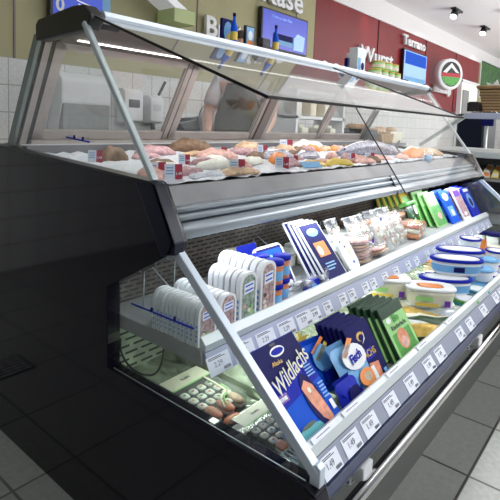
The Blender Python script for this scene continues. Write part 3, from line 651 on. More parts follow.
# big blue wild salmon pack
W = .172; H = .212
r = card('wild_salmon_pack', 'large blue pack reading Wildlachs with long salmon window, leaning by the corner post', 'fish pack', W, H, .010, 'blue2',
         [(rc(-.985, .985, .62, .995), 'navy'), ([(-.985, .35), (.985, .45), (.985, .995), (-.985, .995)], 'blue'), ([(-.985, .62), (.985, .72), (.985, .995), (-.985, .995)], 'navy'), (ell(.05, .885, .30, .055), 'white'), (ell(.05, .885, .26, .035), 'blue'),
          (rc(-.12, .12, .955, .98), 'black'), (ell(.35, .30, .30, .27, 20, 0, -.0), 'navy'), ([(.10, .44), (.34, .50), (.55, .42), (.62, .25), (.66, .06), (.50, .02), (.30, .10), (.16, .27)], 'salmon'), (rc(-.85, -.45, .42, .50), 'purple'), (rc(-.83, -.5, .44, .475), 'white'),
          (rc(.78, .93, .10, .20), 'white'), (ell(.32, .39, .07, .03), 'cream'), ([(-.985, .02), (.2, .02), (.1, .10), (-.4, .14), (-.985, .1)], 'teal'), (ell(-.35, .13, .30, .020), 'dgreen')] + lines(.55, .9, .50, .66, 5, 'lblue') + lines(.68, .93, .24, .42, 5, 'lblue'), rad=.004)
place(r, .137, .072, ZL + .020, 45, 0, 0)
text('Wildlachs', .050, 'cream', r, (0.004, -.0075, H * .64), (PI / 2, -.26, 0), shear=.4, bold=.0004, ex=.0003, sx=.80)
text('MSC', .009, 'white', r, (-W * .33, -.0058, H * .455))
text('Alaska', .014, 'gold', r, (-.02, -.0055, H * .78), (PI / 2, 0, 0), shear=.2)
# bags with orange pictures
def bag(label, body, decos, w_=.12, h=.135):
    r = pouch('seafood_bag', label, 'bag', w_, h, .035, body, ['blue'], 'blue seafood bags', decos, 2); return r
r = bag('shiny blue seafood bag with two orange bars, standing right of the wild salmon pack', 'blue2', [(ell(0, .6, .7, .25), 'lblue'), ([(-.7, .75), (-.5, .70), (.55, .92), (.4, .97)], 'orange'), ([(-.55, .62), (-.35, .56), (.72, .80), (.55, .86)], 'yellow'), (rc(-.3, .3, .2, .4), 'blue')]); place(r, .300, .150, ZL + .01, 56, 0, 6)
r = bag('light blue seafood bag with white printed name and prawn picture, beside the navy packs', 'lblue', [(ell(0, .65, .75, .22), 'white'), (ell(.2, .25, .5, .15), 'orange'), (ell(.25, .25, .25, .08), 'cream'), (rc(.6, .85, .1, .35), 'white'), ([(-.75, .72), (-.45, .68), (.35, .93), (.1, .98)], 'orange')], .15, .14); place(r, .355, .078, ZL + .01, 52, 0, 3)
text('Fisch', .030, 'blue', r, (0, -.0215, .088), (PI / 2, -.15, 0), shear=.2, bold=.0008)
r = bag('plain dark blue bag corner low against the front lip', 'blue', [(ell(0, .5, .5, .2), 'navy')], .10, .085); place(r, .285, .068, ZL, 60, 0, 0)
r = thing('star_decoration', 'yellow leafy star decoration behind the blue bags', 'decoration', (.40, .22, ZL + .02)); place(r, .37, .24, ZL, 60)
sp = []
for i in range(10):
    a = PI * 2 * i / 10; q = .034 if i % 2 == 0 else .015; sp.append((q * math.sin(a), .085 + q * math.cos(a)))
MB().prism(sp, 0, .004, 'yellow', 'y').build('star', r); MB().tube([(0, .002, 0), (0, .002, .07)], .003, 'gold', 6).build('stem', r)
# navy stack
nd = [(rc(-.9, .9, .02, .98), 'navy'), (ell(0, .78, .32, .07), 'gold'), (ell(.02, .76, .22, .05), 'navy'), ([(-.1, .66), (.25, .72), (.32, .84), (.2, .74)], 'white'), (rc(-.45, .45, .42, .58), 'blue'), ([(-.45, .02), (.35, .02), (.5, .34), (-.25, .38)], 'salmon'), (rc(.6, .85, .1, .2), 'lblue')]
n0 = card('navy_salmon_pack', 'navy gold-edged smoked salmon pack, front of the leaning stack on the lower deck', 'fish pack', .125, .170, .006, 'navy', nd, 'navy gold-edged packs on the lower deck')
place(n0, .437, .072, ZL, 57)
text('LACHS', .024, 'gold', n0, (0, -.004, .086), bold=.0004)
for k in range(1, 6):
    q = dup(n0, label='navy smoked salmon pack in the lower leaning stack, %s from the front' % ORD[k]); place(q, .437 - .006 * k, .072 + .015 * k, ZL, 57 + k * 1.0)
# green packs
gd = [(rc(-.97, .97, .02, .80), 'lgreen'), (rc(-.8, .8, .04, .5), 'green'), (ell(-.05, .36, .45, .18), 'salmon'), (ell(-.05, .30, .3, .10), 'pink'), (ell(.5, .12, .4, .1), 'green'), (ell(-.6, .74, .2, .05), 'white')]
g0 = card('green_salmon_pack', 'green sandwich salmon pack with dark top, front one on the lower deck', 'fish pack', .150, .165, .008, 'dgreen', gd, 'green salmon packs')
place(g0, .655, .075, ZL, 57)
text('Räucherlachs', .019, 'text', g0, (0, -.003, .098), (PI / 2, 0, 0)); text('Bio', .03, 'green', g0, (.0, -.003, .120), (PI / 2, 0, 0), bold=.001)
for k in range(1, 5):
    q = dup(g0, label='green sandwich salmon pack with dark top, %s from the front' % ORD[k]); place(q, .655 - .012 * k, .075 + .020 * k, ZL, 57 + k * 1.5)
# wavy foil pouches, fanned side by side
for k in range(10):
    x = .80 + .034 * k; fr = k / 9
    r = thing('foil_pouch', 'wavy foil pouch of smoked fish fanned between green packs and tubs, %s from the left' % ORD[k], 'fish pack', (x, .150 - .02 * fr, ZL + .018), (.42, .12 * math.sin(k * 2.1), -1.12 + .05 * math.sin(k * 3.3)), 'foil pouches on the lower deck')
    N = 20; v = []; f = []
    for j in range(2):
        for i in range(N + 1):
            for s_ in range(7):
                u = i / N; q = s_ / 6
                v.append((-.115 + .23 * u, -.033 + .066 * q, j * .012 * math.sin(PI * q) * (1 - (2 * u - 1) ** 4) + .006 * math.sin(u * 10 + k * 1.3) + .003 * math.sin(q * 7 + k + u * 5)))
    for j in range(2):
        for i in range(N):
            for s_ in range(6):
                a = j * (N + 1) * 7 + i * 7 + s_; f.append((a, a + 1, a + 8, a + 7))
    MB().add(v, f, ['gold', 'plastic', 'dgreen', 'cream', 'gold', 'silver', 'cream', 'gold', 'plastic', 'yellow'][k], True).build('pouch', r)
    MB().tube([(-.115 + .023 * i, -.034, .006 * math.sin(i / 10 * 10 + k * 1.3) + .002) for i in range(11)], .0028, ['dgreen', 'gold', 'brown'][k % 3], 6).build('sealed_edge', r)
# tubs
def tub(name, label, rx, ry, h, body, lid, top, grp, lab='lblue', power=3.0, lidh=.012):
    r = thing(name, label, 'tub', group=grp); pr = power
    MB().lathe([(.82, 0), (.86, .004), (.97, h)], body, 28, sx=rx, sy=ry, power=pr).build('tub_body', r)
    MB().lathe([(1.0, h), (1.03, h + .001), (1.03, h + lidh * .7), (.97, h + lidh), (.9, h + lidh * .85)], lid, 28, sx=rx, sy=ry, power=pr).build('lid', r)
    MB().lathe([(.88, h + lidh * .86), (.60, h + lidh * .92), (.05, h + lidh)], top, 24, sx=rx, sy=ry, power=pr).build('lid_print', r)
    MB().lathe([(.885, h * .15), (.965, h * .85)], lab, 28, sx=rx * 1.01, sy=ry * 1.01, power=pr, cap=False).build('wrap_label', r)
    return r
Z2 = ZL
c0 = tub('salad_tub', 'cream tub with white lid and orange oval, in front beside the foil pouches', .088, .052, .062, 'cream', 'white', 'orange', 'cream salad tubs', 'cream', 3.0, .010); c0.location = (1.035, .168, .463); c0.rotation_euler = (.0, 0, -1.0)
for ch in c0.children:
    if ch.name.startswith('lid_print'): ch.scale = (.62, .62, 1)
sb = MB().poly([(.04, .012), (.06, .012), (.06, .035), (.04, .035)], -.0565, 'purple').poly([(-.06, .03), (.0, .03), (.0, .045), (-.06, .045)], -.0565, 'lgreen').poly([(-.06, .012), (.02, .012), (.02, .022), (-.06, .022)], -.0565, 'yellow'); sb.build('printed_panel', c0)
q = dup(c0, (.986, .316, .473), (.0, 0, -1.0), 'cream tub with white lid and orange oval, set back under the upper shelf')
q = dup(c0, (1.05, .175, ZL - .03), (.0, 0, -1.0), 'cream tub buried under the front orange-oval tub')
q = dup(c0, (.99, .32, ZL - .03), (.0, 0, -1.0), 'cream tub under the rear orange-oval tub')
b0 = tub('blue_lid_tub', 'long oval tub with dark blue lid rim and light blue label, lower in the pile', .098, .048, .052, 'white', 'blue', 'white', 'oval blue-lidded tubs', 'paper', 2.3); MB().lathe([(.90, .012), (.955, .040)], 'lblue', 28, sx=.0999, sy=.0490, power=2.3, cap=False).poly([(-.02, .016), (.02, .016), (.02, .036), (-.02, .036)], -.0478, 'navy').build('printed_band', b0); b0.location = (1.165, .155, .478); b0.rotation_euler = (.0, 0, -.95)
q = dup(b0, (1.175, .16, ZL - .02), (0, 0, -.95), 'long oval tub at the bottom of the blue-lidded pile')
q = dup(b0, (1.235, .14, .543), (.02, 0, -1.0), 'oval tub with dark blue rimmed lid on top of the pile')
q = dup(b0, (1.38, .17, .475), (.02, 0, -1.0), 'oval blue-lidded tub right of the lower long one')
q = dup(b0, (1.42, .18, .538), (.02, 0, -1.0), 'pale oval blue-lidded tub just behind the topmost one')
sm = [('teal', 'green', 1.15, .075, 0, 'green-lidded'), ('white', 'teal', 1.30, .075, 0, 'teal-lidded'), ('white', 'lblue', 1.40, .085, .0, 'pale blue-lidded'), ('white', 'lblue', 1.42, .09, .055, 'pale blue-lidded upper'), ('white', 'blue', 1.57, .09, .0, 'dark blue-lidded'),
      ('white', 'lblue', 1.60, .11, .055, 'pale blue-lidded upper far'), ('white', 'purple', 1.78, .10, .0, 'purple-lidded'), ('white', 'blue', 1.80, .12, .055, 'dark blue-lidded upper'), ('white', 'blue', 1.72, .22, .11, 'round white and dark blue-lidded top'), ('white', 'purple', 2.08, .10, 0, 'violet-lidded')]
for (bd, ld, x, y, dz_, l) in sm:
    o = tub('small_tub', 'small round %s salad tub, %s along the lower front lip' % (l, 'stacked' if dz_ else 'standing'), .048, .048, .044, bd, ld, 'white' if ld != 'lblue' else 'lblue', 'small round tubs on the lower deck', 'paper' if bd == 'white' else 'teal', 2.0, .009); o.location = (x, y, ZL + dz_)
for k in range(7):
    r = thing('cheese_carton', 'cream carton in the front row under the shelf end, %s from left' % ORD[k], 'carton', (1.94, .335 - k * .044, ZL), (0, 0, -.08), 'cream cartons at the far end')
    MB().box(-.03, .03, -.020, .020, 0, .095, 'cream').build('box', r, bevel=.003); MB().poly([(-.02, .03), (.02, .03), (.02, .06), (-.02, .06)], -.0205, 'lgreen').build('print', r)
for k in range(6):
    r = thing('cheese_dish', 'navy and white lidded dish behind the cream cartons, %s from the left' % ORD[k], 'tub', (2.28, .47 - k * .075, ZL), (0, 0, 0), 'lidded dishes at the far end')
    MB().lathe([(.030, 0), (.036, .08)], 'white', 18, power=2.6).build('dish', r); MB().lathe([(.038, .08), (.040, .083), (.038, .098), (.030, .101)], ['navy', 'lblue', 'navy'][k % 3], 18, power=2.6).build('lid', r)
for k, (x, y) in enumerate([(1.78, .38), (1.86, .18)]):
    r = thing('sandwich_wedge', 'orange-red triangular sandwich pack %s' % ('left of the cream cartons' if k == 0 else 'standing in front of the cream cartons'), 'sandwich', (x, y, ZL + .0))
    MB().prism([(-.06, 0), (.06, 0), (-.02, .14)], 0, .05, 'orange', 'y').build('bread', r); MB().prism([(-.064, -.003), (.066, -.003), (-.022, .148)], -.003, -.001, 'salmon', 'y').build('face_card', r)

# ================================================================== fish deck
def up(y): return dz(y) + .001
pap = [(.20, .62, .20, .18, 'nearest the end panel'), (.62, .72, .24, .2, 'behind the first red tags'), (1.2, .62, .3, .16, 'under the whole salmon'), (1.9, .66, .4, .2, 'at the far end')]
ic = MB(); NX, NY = 90, 22; v = []; f = []
for i in range(NX + 1):
    for j in range(NY + 1):
        x = .03 + 2.44 * i / NX; y = .516 + .61 * j / NY
        v.append((x, y, dz(y) + .008 + random.uniform(0, .012)))
for i in range(NX):
    for j in range(NY): a = i * (NY + 1) + j; f.append((a, a + NY + 1, a + NY + 2, a + 1))
ic = MB().add(v, f, 'ice', True).build('crushed_ice'); ic['kind'] = 'stuff'; tag(ic, 'bed of crushed white ice covering the fish display deck', 'ice')
def fillet(label, x, y, l, wd, h, m, yaw, grp='fish pieces on the ice', m2=None, name='fish_fillet', roll=0):
    r = thing(name, label, 'fish', (x, y, dz(y) + .013), (0, roll, yaw), grp)
    N = 14; pts = []; rs = []
    b = MB(); v = []; f = []; seg = 12
    for i in range(N + 1):
        t = i / N; rr = (math.sin(PI * min(1, t * .97 + .03)) ** .55); 
        for k in range(seg):
            a = 2 * PI * k / seg; zz = math.sin(a)
            v.append((-l / 2 + l * t, math.cos(a) * wd / 2 * rr + .012 * math.sin(t * 5), max(0, zz) * h * rr * (1 + .15 * math.sin(k * 3 + i)) + (0 if zz > 0 else zz * .002)))
    for i in range(N):
        for k in range(seg): a = i * seg + k; c = i * seg + (k + 1) % seg; f.append((a, c, c + seg, a + seg))
    f.append(tuple(range(seg))); f.append(tuple(range(N * seg, (N + 1) * seg))); b.add(v, f, m, True); b.build('flesh', r)
    return r
fl = [('knobbly brown smoked fish end by the end panel', .20, .92, .10, .06, .045, 'brown', .3, 'tan'), ('pale pink fillet under the upper strut foot', .12, .62, .20, .08, .030, 'pink', .9, 'white'), ('white paper-thin fillet fanned by the first price tag', .22, .70, .18, .09, .025, 'rice', .4, 'pink'),
      ('dark brown smoked fish at the back near the first mullion', .66, 1.05, .20, .08, .055, 'brown', -.5, 'tan'), ('light pink fillet heap behind the red tag', .62, .86, .22, .12, .04, 'pink', .2, 'rice'), ('pale rolled fillets right of the strut', .42, .66, .18, .10, .03, 'rice', -.2, 'salmon'),
      ('orange speckled cooked shrimp heap beside the double tags', .40, .56, .20, .06, .02, 'tan', .1, 'orange'), ('white fillet in front, close to the deck rim', .26, .56, .16, .06, .018, 'ice', .2, 'pink'), ('tan smoked fillet at the back between the tags', .95, .98, .22, .10, .05, 'tan', .2, 'brown'),
      ('black-skinned mackerel row, left one', .92, .80, .24, .055, .04, 'fishgrey', .1, 'black'), ('black-skinned mackerel row, right one', 1.06, .74, .24, .055, .038, 'fishgrey', .2, 'black'), ('yellow-orange smoked fillet at the rim', .86, .58, .16, .07, .025, 'gold', .2, 'orange'),
      ('golden smoked fillet at the rim near the centre joint', 1.02, .56, .16, .07, .028, 'yellow', -.1, 'orange'), ('orange salmon fillet crossing behind the tag', .80, .70, .16, .06, .04, 'orange', .5, 'salmon'), ('brown kipper slanted above the gold fillets', 1.20, .62, .18, .05, .04, 'mauve', .6, 'brown'),
      ('pale fillet tail behind the clear joint', 1.25, .56, .15, .06, .025, 'pink', 0, 'rice'), ('speckled brown crab portion under the salmon', 1.33, .56, .12, .06, .03, 'brown', .2, 'tan'), ('orange fillet piece left of the salmon', 1.12, .90, .2, .08, .045, 'tan', .3, 'orange'),
      ('orange salmon steak at the far end of the ice', 1.95, .60, .3, .12, .05, 'orange', .1, 'rice'), ('cream fillet at the far corner of the ice', 2.2, .62, .3, .12, .045, 'tan', -.1, 'pink'), ('pink fillet at the far back of the ice', 2.1, .92, .4, .14, .05, 'pink', .1, 'salmon'), ('grey fish tail right of the whole salmon', 1.86, .74, .16, .10, .06, 'fishgrey', -.5, 'black'),
      ('pale whitefish portion at the back by the sliding doors', 1.5, 1.02, .3, .1, .05, 'rice', 0, 'pink'), ('mauve octopus heap behind the mackerel', .45, 1.02, .2, .1, .035, 'mauve', .2, 'rice')]
for (l, x, y, ln, wd, h, m, yaw, m2) in fl: fillet(l, x, y, ln, wd, h, m, yaw, m2=m2)
rnd = random.Random(3)
names = ['pale pink', 'tan', 'rosy', 'cream', 'mauve', 'orange', 'brown']; mats_ = ['pink', 'tan', 'pink', 'rice', 'mauve', 'orange', 'brown']
for i in range(34):
    x = .22 + i * .064; y = [.60, .78, .94, .69][i % 4] + rnd.uniform(-.03, .03); k = rnd.randrange(7)
    if 1.3 < x < 2.0 and .64 < y < .85: y = .95
    fillet('small %s fish portion on the ice, %s from the end panel' % (names[k], ORD[i]), x, y, rnd.uniform(.09, .16), rnd.uniform(.05, .08), rnd.uniform(.018, .036), mats_[k], rnd.uniform(-.9, .9), 'small fish portions on the ice')
r = thing('whole_salmon', 'large silver-grey whole salmon lying along the ice right of the tags', 'fish', (1.66, .74, dz(.74) + .014), (0, 0, -.03))
N = 26; seg = 16; v = []; f = []
for i in range(N + 1):
    t = i / N; wdt = (.031 * (math.sin(PI * (t * .86 + .05)) ** .8)) + .004; hh = wdt * 1.25
    for k in range(seg):
        a = 2 * PI * k / seg; v.append((-.33 + .62 * t, math.cos(a) * wdt, hh * .9 + math.sin(a) * hh * .9))
for i in range(N):
    for k in range(seg): a = i * seg + k; c = i * seg + (k + 1) % seg; f.append((a, c, c + seg, a + seg))
f.append(tuple(range(seg))); f.append(tuple(range(N * seg, (N + 1) * seg)))
MB().add(v, f, 'fishgrey', True).build('body', r)
MB().prism([(.27, .015), (.36, .0), (.34, .04), (.37, .08), (.27, .035)], -.004, .004, 'darkgrey', 'y').build('tail_fin', r)
MB().prism([(-.05, .066), (.03, .064), (.05, .085), (.0, .09)], -.002, .002, 'darkgrey', 'y').build('dorsal_fin', r)
MB().lathe([(.001, -.006), (.007, 0), (.001, .004)], 'black', 10, Matrix.Translation((-.29, -.022, .038)) @ Matrix.Rotation(PI / 2, 4, 'X')).build('eye', r)
# deck price tags: white half and red half
def dtag(label, x, y, yaw, s=1, z=0, rise=.0):
    s *= .78; yaw -= .25
    r = thing('deck_price_tag', label, 'price tag', (x, y, dz(y) + .012 + z), (-.12, 0, yaw), 'white and red price tags on the ice')
    MB().box(-.036 * s, .0 * s, 0, .0015, 0, .055 * s, 'paper').box(.0, .026 * s, 0, .0015, 0, .055 * s, 'tagred').build('tag_card', r)
    p = MB()
    for k in range(3): p.poly([(-.031 * s, (.02 + k * .01) * s), (-.006 * s, (.02 + k * .01) * s), (-.006 * s, (.024 + k * .01) * s), (-.031 * s, (.024 + k * .01) * s)], -.0006, 'lblue')
    p.build('fine_print', r)
    t = text('1.49', .013 * s, 'paper', r, (.013 * s, -.0008, .022 * s), (PI / 2, 0, 0), name='price_print', ex=.0001, bold=.0003)
    return r
for a in [('red and white price tag nearest the end panel, turned away', .12, .90, -.5, .9), ('price tag right behind the upper strut', .115, .60, -.35, 1), ('price tag in front just right of the strut foot', .135, .555, -.25, 1.0),
          ('price tag leaning among the pink fillets', .38, .78, -.3, .8), ('upper tag of the pair in front of the octopus', .62, .84, -.3, 1.1), ('lower tag of the pair by the shrimp heap', .41, .57, -.3, 1.05), ('narrow price tag in front of the mackerel', .66, .58, -.6, 1),
          ('price tag standing at the back above the mackerel', 1.25, .98, -.3, 1.4), ('low price tag among the golden fillets', .80, .63, -.2, .9), ('price tag left of the whole salmon', 1.20, .60, -.4, .95), ('price tag under the head of the whole salmon', 1.36, .585, -.4, .95),
          ('small price tag behind the mackerel near the back', .98, .92, -.3, 1.0)]: dtag(*a)
r = thing('blank_card', 'blank pale blue card lying on the rim near the golden fillets', 'price tag', (.78, .53, dz(.53) + .02), (-.9, 0, -.3)); MB().box(-.045, .045, 0, .002, 0, .03, 'lblue').build('card', r)
r = thing('clear_scoop', 'clear plastic bag lump hanging on the deck rim near the far end', 'bag', (1.86, .50, .945), (0, 0, 0)); MB().lathe([(.01, -.02), (.035, -.01), (.03, .03), (.008, .05)], 'filmglass', 12, sx=1.3).lathe([(.02, -.015), (.02, .02)], 'lblue', 8, sx=1.2).build('bag_body', r)

# ================================================================== things on the hood
ZH = 1.3805
def cartonh(label, x, y, w_, d_, h, m, decos, name='display_carton', yaw=0, extra=None):
    r = thing(name, label, 'box', (x, y, ZH), (0, 0, yaw)); MB().box(-w_ / 2, w_ / 2, -d_ / 2, d_ / 2, 0, h, m).build('carton', r, bevel=.002)
    f = MB()
    for i, (p, mm) in enumerate(decos): f.poly([(q[0] * w_ / 2, q[1] * h) for q in p], -d_ / 2 - .001 - i * .0004, mm)
    if decos: f.build('printed_front', r)
    return r
cartonh('dark blue leaflet card with pale bottle picture on the hood, nearest the B', .605, .82, .062, .012, .092, 'navy', [(ell(0, .5, .7, .4), 'lblue'), (ell(.1, .3, .35, .15), 'yellow')])
r = thing('blue_bottle', 'slim blue and yellow bottle rising in front of the first leaflet card', 'bottle', (.612, .79, ZH)); MB().lathe([(.012, 0), (.013, .005), (.013, .06), (.006, .08), (.005, .10)], 'blue2', 14).build('body', r); MB().lathe([(.0133, .015), (.0133, .045)], 'yellow', 14, cap=False).build('label', r); MB().lathe([(.006, .10), (.006, .112)], 'navy', 10).build('cap', r)
cartonh('dark framed leaflet card with blue and orange picture on the hood', .745, .83, .055, .012, .092, 'black', [(rc(-.8, .8, .08, .94), 'lblue'), (ell(0, .25, .7, .18), 'orange'), (ell(0, .6, .5, .2), 'white')])
cartonh('small black box between leaflet card and blue bottle on the hood', .80, .80, .05, .03, .05, 'black', [(rc(-.6, .6, .4, .7), 'darkgrey')])
q = dup(bpy.data.objects['blue_bottle'], (.865, .79, ZH), label='slim blue and yellow bottle standing in front of the wall screen')
cartonh('tall white carton with blue side on the hood in front of the red wall', 1.66, .84, .09, .05, .135, 'white', [(rc(-.9, -.2, .0, .6), 'lblue'), (ell(.3, .3, .4, .15), 'navy')])
cartonh('second white carton half hidden behind the tall one on the hood', 1.73, .90, .07, .05, .12, 'white', [(rc(-.5, .5, .1, .5), 'blue2')])
cartonh('thin dark blue card left of the tall white carton on the hood', 1.55, .84, .02, .02, .07, 'navy', [])
j0 = None
for i, (x, k) in enumerate([(1.86, 0), (1.95, 0), (2.04, 0), (2.13, 0), (1.90, 1), (2.0, 1), (2.09, 1)]):
    l = 'yellow-green labelled dip jar on the hood, %s row, %s from the white cartons' % (('bottom', 'top')[k], ORD[i - 4 * k])
    if j0 is None:
        j0 = thing('dip_jar', l, 'jar', (x, .83, ZH), group='dip jars on the hood'); MB().lathe([(.030, 0), (.035, .004), (.036, .04)], 'lgreen', 16).build('body', j0); MB().lathe([(.0365, .01), (.0368, .03)], 'cream', 16, cap=False).build('label', j0); MB().lathe([(.037, .04), (.037, .047)], 'yellow', 16).build('lid', j0)
    else: dup(j0, (x, .83, ZH + k * .048), (0, 0, 0), l)
for i, x in enumerate((1.33, 1.44)):
    r = thing('garlic_bulb', 'small white bulb on the hood %s' % ('left of its twin' if i == 0 else 'right of its twin'), 'vegetable', (x, .84, ZH)); MB().lathe([(.008, 0), (.02, .008), (.018, .02), (.004, .03)], 'white', 12, sx=1.5).build('bulb', r)
r = thing('scanner', 'flat dark device at the far end of the hood', 'device', (2.30, .86, ZH)); MB().box(-.06, .06, -.04, .04, 0, .02, 'black').build('base', r, bevel=.005); MB().box(-.05, .05, -.03, .03, .02, .03, 'navy').build('top', r, bevel=.003)

# ================================================================== back wall things
def wtext(s, x0, z, size, m='white', y=2.95, sx=1, yaw=0, **k):
    return text(s, size, m, None, (x0, y, z), (PI / 2, 0, yaw), ex=.018, align='LEFT', sx=sx, name=k.pop('name', 'wall_letters'), **k)
for s_, x, z, sz, sx in (('Brote', 2.60, 1.99, .27, 1.1), ('Käse', 3.42, 2.52, .36, 1.15), ('Wurst', 5.75, 2.16, .30, 1.4), ('Terrano', 7.25, 2.58, .22, 1.35), ('Bedienungs', 8.85, 1.90, .20, 1.1)):
    o = wtext(s_, x, z, sz, sx=sx, bold=.006); o.name = 'wall_letters'; tag(o, 'raised white letters reading %s on the %s wall' % (s_, 'olive' if x < 4.6 else 'dark red'), 'sign', 'raised lettering on the back wall')
def screen(label, x0, x1, z0, z1, y=2.93, scr='screen', decos=()):
    r = thing('wall_screen', label, 'screen', ((x0 + x1) / 2, y, (z0 + z1) / 2)); a = (x1 - x0) / 2; b = (z1 - z0) / 2
    MB().box(-a, a, 0, .05, -b, b, 'black').build('housing', r, bevel=.006); MB().box(-a + .02, a - .02, -.003, .001, -b + .02, b - .02, scr).build('display', r)
    if decos:
        f = MB()
        for i, (p, m) in enumerate(decos): f.poly([(q[0] * a, q[1] * b) for q in p], -.005 - i * .0005, m)
        f.build('picture', r)
    return r
r = screen('wide dark blue wall screen with white text below the Käse letters', 3.44, 4.34, 1.92, 2.35, decos=[(rc(-.5, .3, -.7, -.25), 'lblue'), (rc(-.55, .3, -.45, -.15), 'navy'), ([(.35, -.8), (.8, -.8), (.85, .0), (.5, .1), (.35, -.2)], 'screenl')])
text('Frisch aus dem Ofen', .045, 'screenl', r, (-.08, -.006, .14), (PI / 2, 0, 0), name='screen_text')
screen('blue wall screen on the dark red wall under the Terrano letters', 7.28, 8.35, 1.75, 2.44, scr='screenl', decos=[(rc(-.9, .9, -.5, -.3), 'lblue'), (rc(-.9, .9, .3, .9), 'blue2'), (rc(-.6, .5, -.9, -.6), 'navy')])
r = screen('bright blue price screen above the near end of the hood', 1.06, 1.50, 1.78, 2.3, scr='bluebright')
text('0,', .13, 'white', r, (-.135, -.006, -.155), (PI / 2, 0, 0), name='screen_text', bold=.004)
f = MB()
for k in range(4): f.poly([(-.02 + k * .015, -.09 - k * .026), (.14, -.12 - k * .026), (.14, -.13 - k * .026), (-.02 + k * .015, -.10 - k * .026)], -.006, 'whiteglow')
f.build('screen_lines', r); MB().box(.20, .27, -.002, .03, -.26, .26, 'lblue').build('side_panel', r)
r = thing('ceiling_sign_box', 'pale green boxy lamp housing with white strip in front of the olive wall', 'lamp', (2.17, 2.85, 1.98))
MB().box(-.12, .12, -.1, .12, -.06, .055, 'palebox').build('housing', r, bevel=.004); MB().prism([(-.40, .18), (-.30, .20), (.02, .055), (-.12, .05)], -.11, .1, 'whiteglow', 'y').build('light_strip', r)
# round logo sign
r = thing('round_logo_sign', 'round white-rimmed sign with snowy mountain, red band and green meadow on the red wall', 'sign', (8.95, 2.72, 2.16), (0, 0, -.50))
MB().lathe([(.285, -.09), (.295, -.08), (.295, .05), (.285, .06)], 'white', 40, Matrix.Rotation(PI / 2, 4, 'X')).build('drum', r)
lg = MB(); yy = -.062
lg.poly(ell(0, 0, .235, .235, 32), yy, 'black'); lg.poly([(-.20, .03), (0, .21), (.20, .03), (.11, .04), (0, .13), (-.11, .02)], yy - .003, 'white')
lg.poly([(-.06, .0), (0, .13), (.06, .0)], yy - .004, 'darkgrey'); lg.poly([(-.23, -.05), (.23, -.05), (.23, .02), (-.23, .02)], yy - .006, 'red')
lg.poly([(-.2, -.11), (.2, -.11), (.14, -.18), (0, -.225), (-.14, -.18)], yy - .005, 'green'); lg.poly([(-.225, -.05), (.225, -.05), (.2, -.11), (-.2, -.11)], yy - .004, 'green'); lg.build('emblem', r)
# wall dispensers
def disp(label, x0, x1, z0, z1, mid='grey', name='soap_dispenser'):
    r = thing(name, label, 'dispenser', ((x0 + x1) / 2, 2.99, z0)); a = (x1 - x0) / 2; h = z1 - z0
    MB().prism([(-.12, .02), (-.12, h * .9), (-.08, h), (0, h), (0, 0), (-.09, 0)], -a, a, 'white').build('housing', r, bevel=.01)
    MB().box(-a * .6, a * .6, -.123, -.119, h * .45, h * .68, mid).build('window', r); MB().tube([(0, -.06, 0), (0, -.07, -.05)], .02, 'darkgrey', 10).build('nozzle', r); return r
r = thing('towel_dispenser', 'large white paper towel dispenser with grey lower half on the tiles', 'dispenser', (1.27, 2.99, 1.0)); MB().prism([(-.2, .20), (-.2, .36), (-.15, .41), (0, .41), (0, 0), (-.14, 0)], -.20, .20, 'white').build('cover', r, bevel=.015); MB().box(-.19, .19, -.205, -.12, .0, .19, 'grey').build('tray', r, bevel=.01)
disp('white soap dispenser with dark window behind the first glass door', 1.66, 1.84, 1.06, 1.34, 'darkgrey'); disp('rounded white dispenser with black lever beside the soap dispenser', 1.92, 2.06, 1.06, 1.30, 'lip')
MB().tube([(1.99, 2.86, 1.30), (2.03, 2.82, 1.42)], .012, 'black', 8).build('lever', bpy.data.objects['soap_dispenser.001']).matrix_parent_inverse = Matrix.Translation((-1.99, -2.99, -1.06))
# staff side: worktop, machine, pans
r = thing('back_worktop', 'long stainless work counter along the tiled wall behind the staff', 'counter', (3.6, 2.62, 0))
MB().box(-1.65, 2.4, -.34, .36, .86, .90, 'steel').build('worktop', r, bevel=.004); MB().box(-1.62, 2.38, -.30, .36, 0, .86, 'grey').build('cabinet', r)
for k in range(5): MB().box(-1.6 + k * .79, -.84 + k * .79, -.325, -.30, .06, .84, 'lip').build('cabinet_door', r, bevel=.003)
r = thing('slicer', 'dark low slicing machine on the work counter left of the worker', 'machine', (2.25, 2.55, .90))
MB().box(-.28, .3, -.2, .2, 0, .12, 'black').build('base', r, bevel=.02); MB().lathe([(.15, -.01), (.16, 0), (.15, .01)], 'steel', 28, Matrix.Translation((.02, -.05, .2)) @ Matrix.Rotation(PI / 2, 4, 'X')).build('blade', r); MB().prism([(-.25, .12), (.28, .12), (.18, .26), (-.05, .22), (-.3, .17)], -.02, .16, 'darkgrey', 'y').build('carriage', r); MB().tube([(-.3, 0, .2), (-.1, 0, .22)], .015, 'black', 10).build('handle', r)
r = thing('meat_platter', 'dark platter with brown roast pieces on the work counter', 'platter', (2.85, 2.36, .90)); MB().lathe([(.13, 0), (.18, .012), (.17, .02)], 'black', 24, sx=1.3).build('platter', r)
q = MB()
for k in range(6): q.lathe([(.01, 0), (.05, .02), (.04, .06), (.01, .075)], 'brown', 10, Matrix.Translation((-.14 + k * .055, random.uniform(-.05, .05), .015)), sx=1.1)
q.build('roast', r)
r = thing('white_shelf_unit', 'white shelf unit with pale packages behind the middle glass doors', 'shelf', (3.9, 2.55, .90)); MB().box(-.5, -.46, -.15, .25, 0, .55, 'white').box(.46, .5, -.15, .25, 0, .55, 'white').box(-.5, .5, -.15, .25, .26, .29, 'white').box(-.5, .5, -.15, .25, .53, .56, 'white').build('shelf_frame', r)
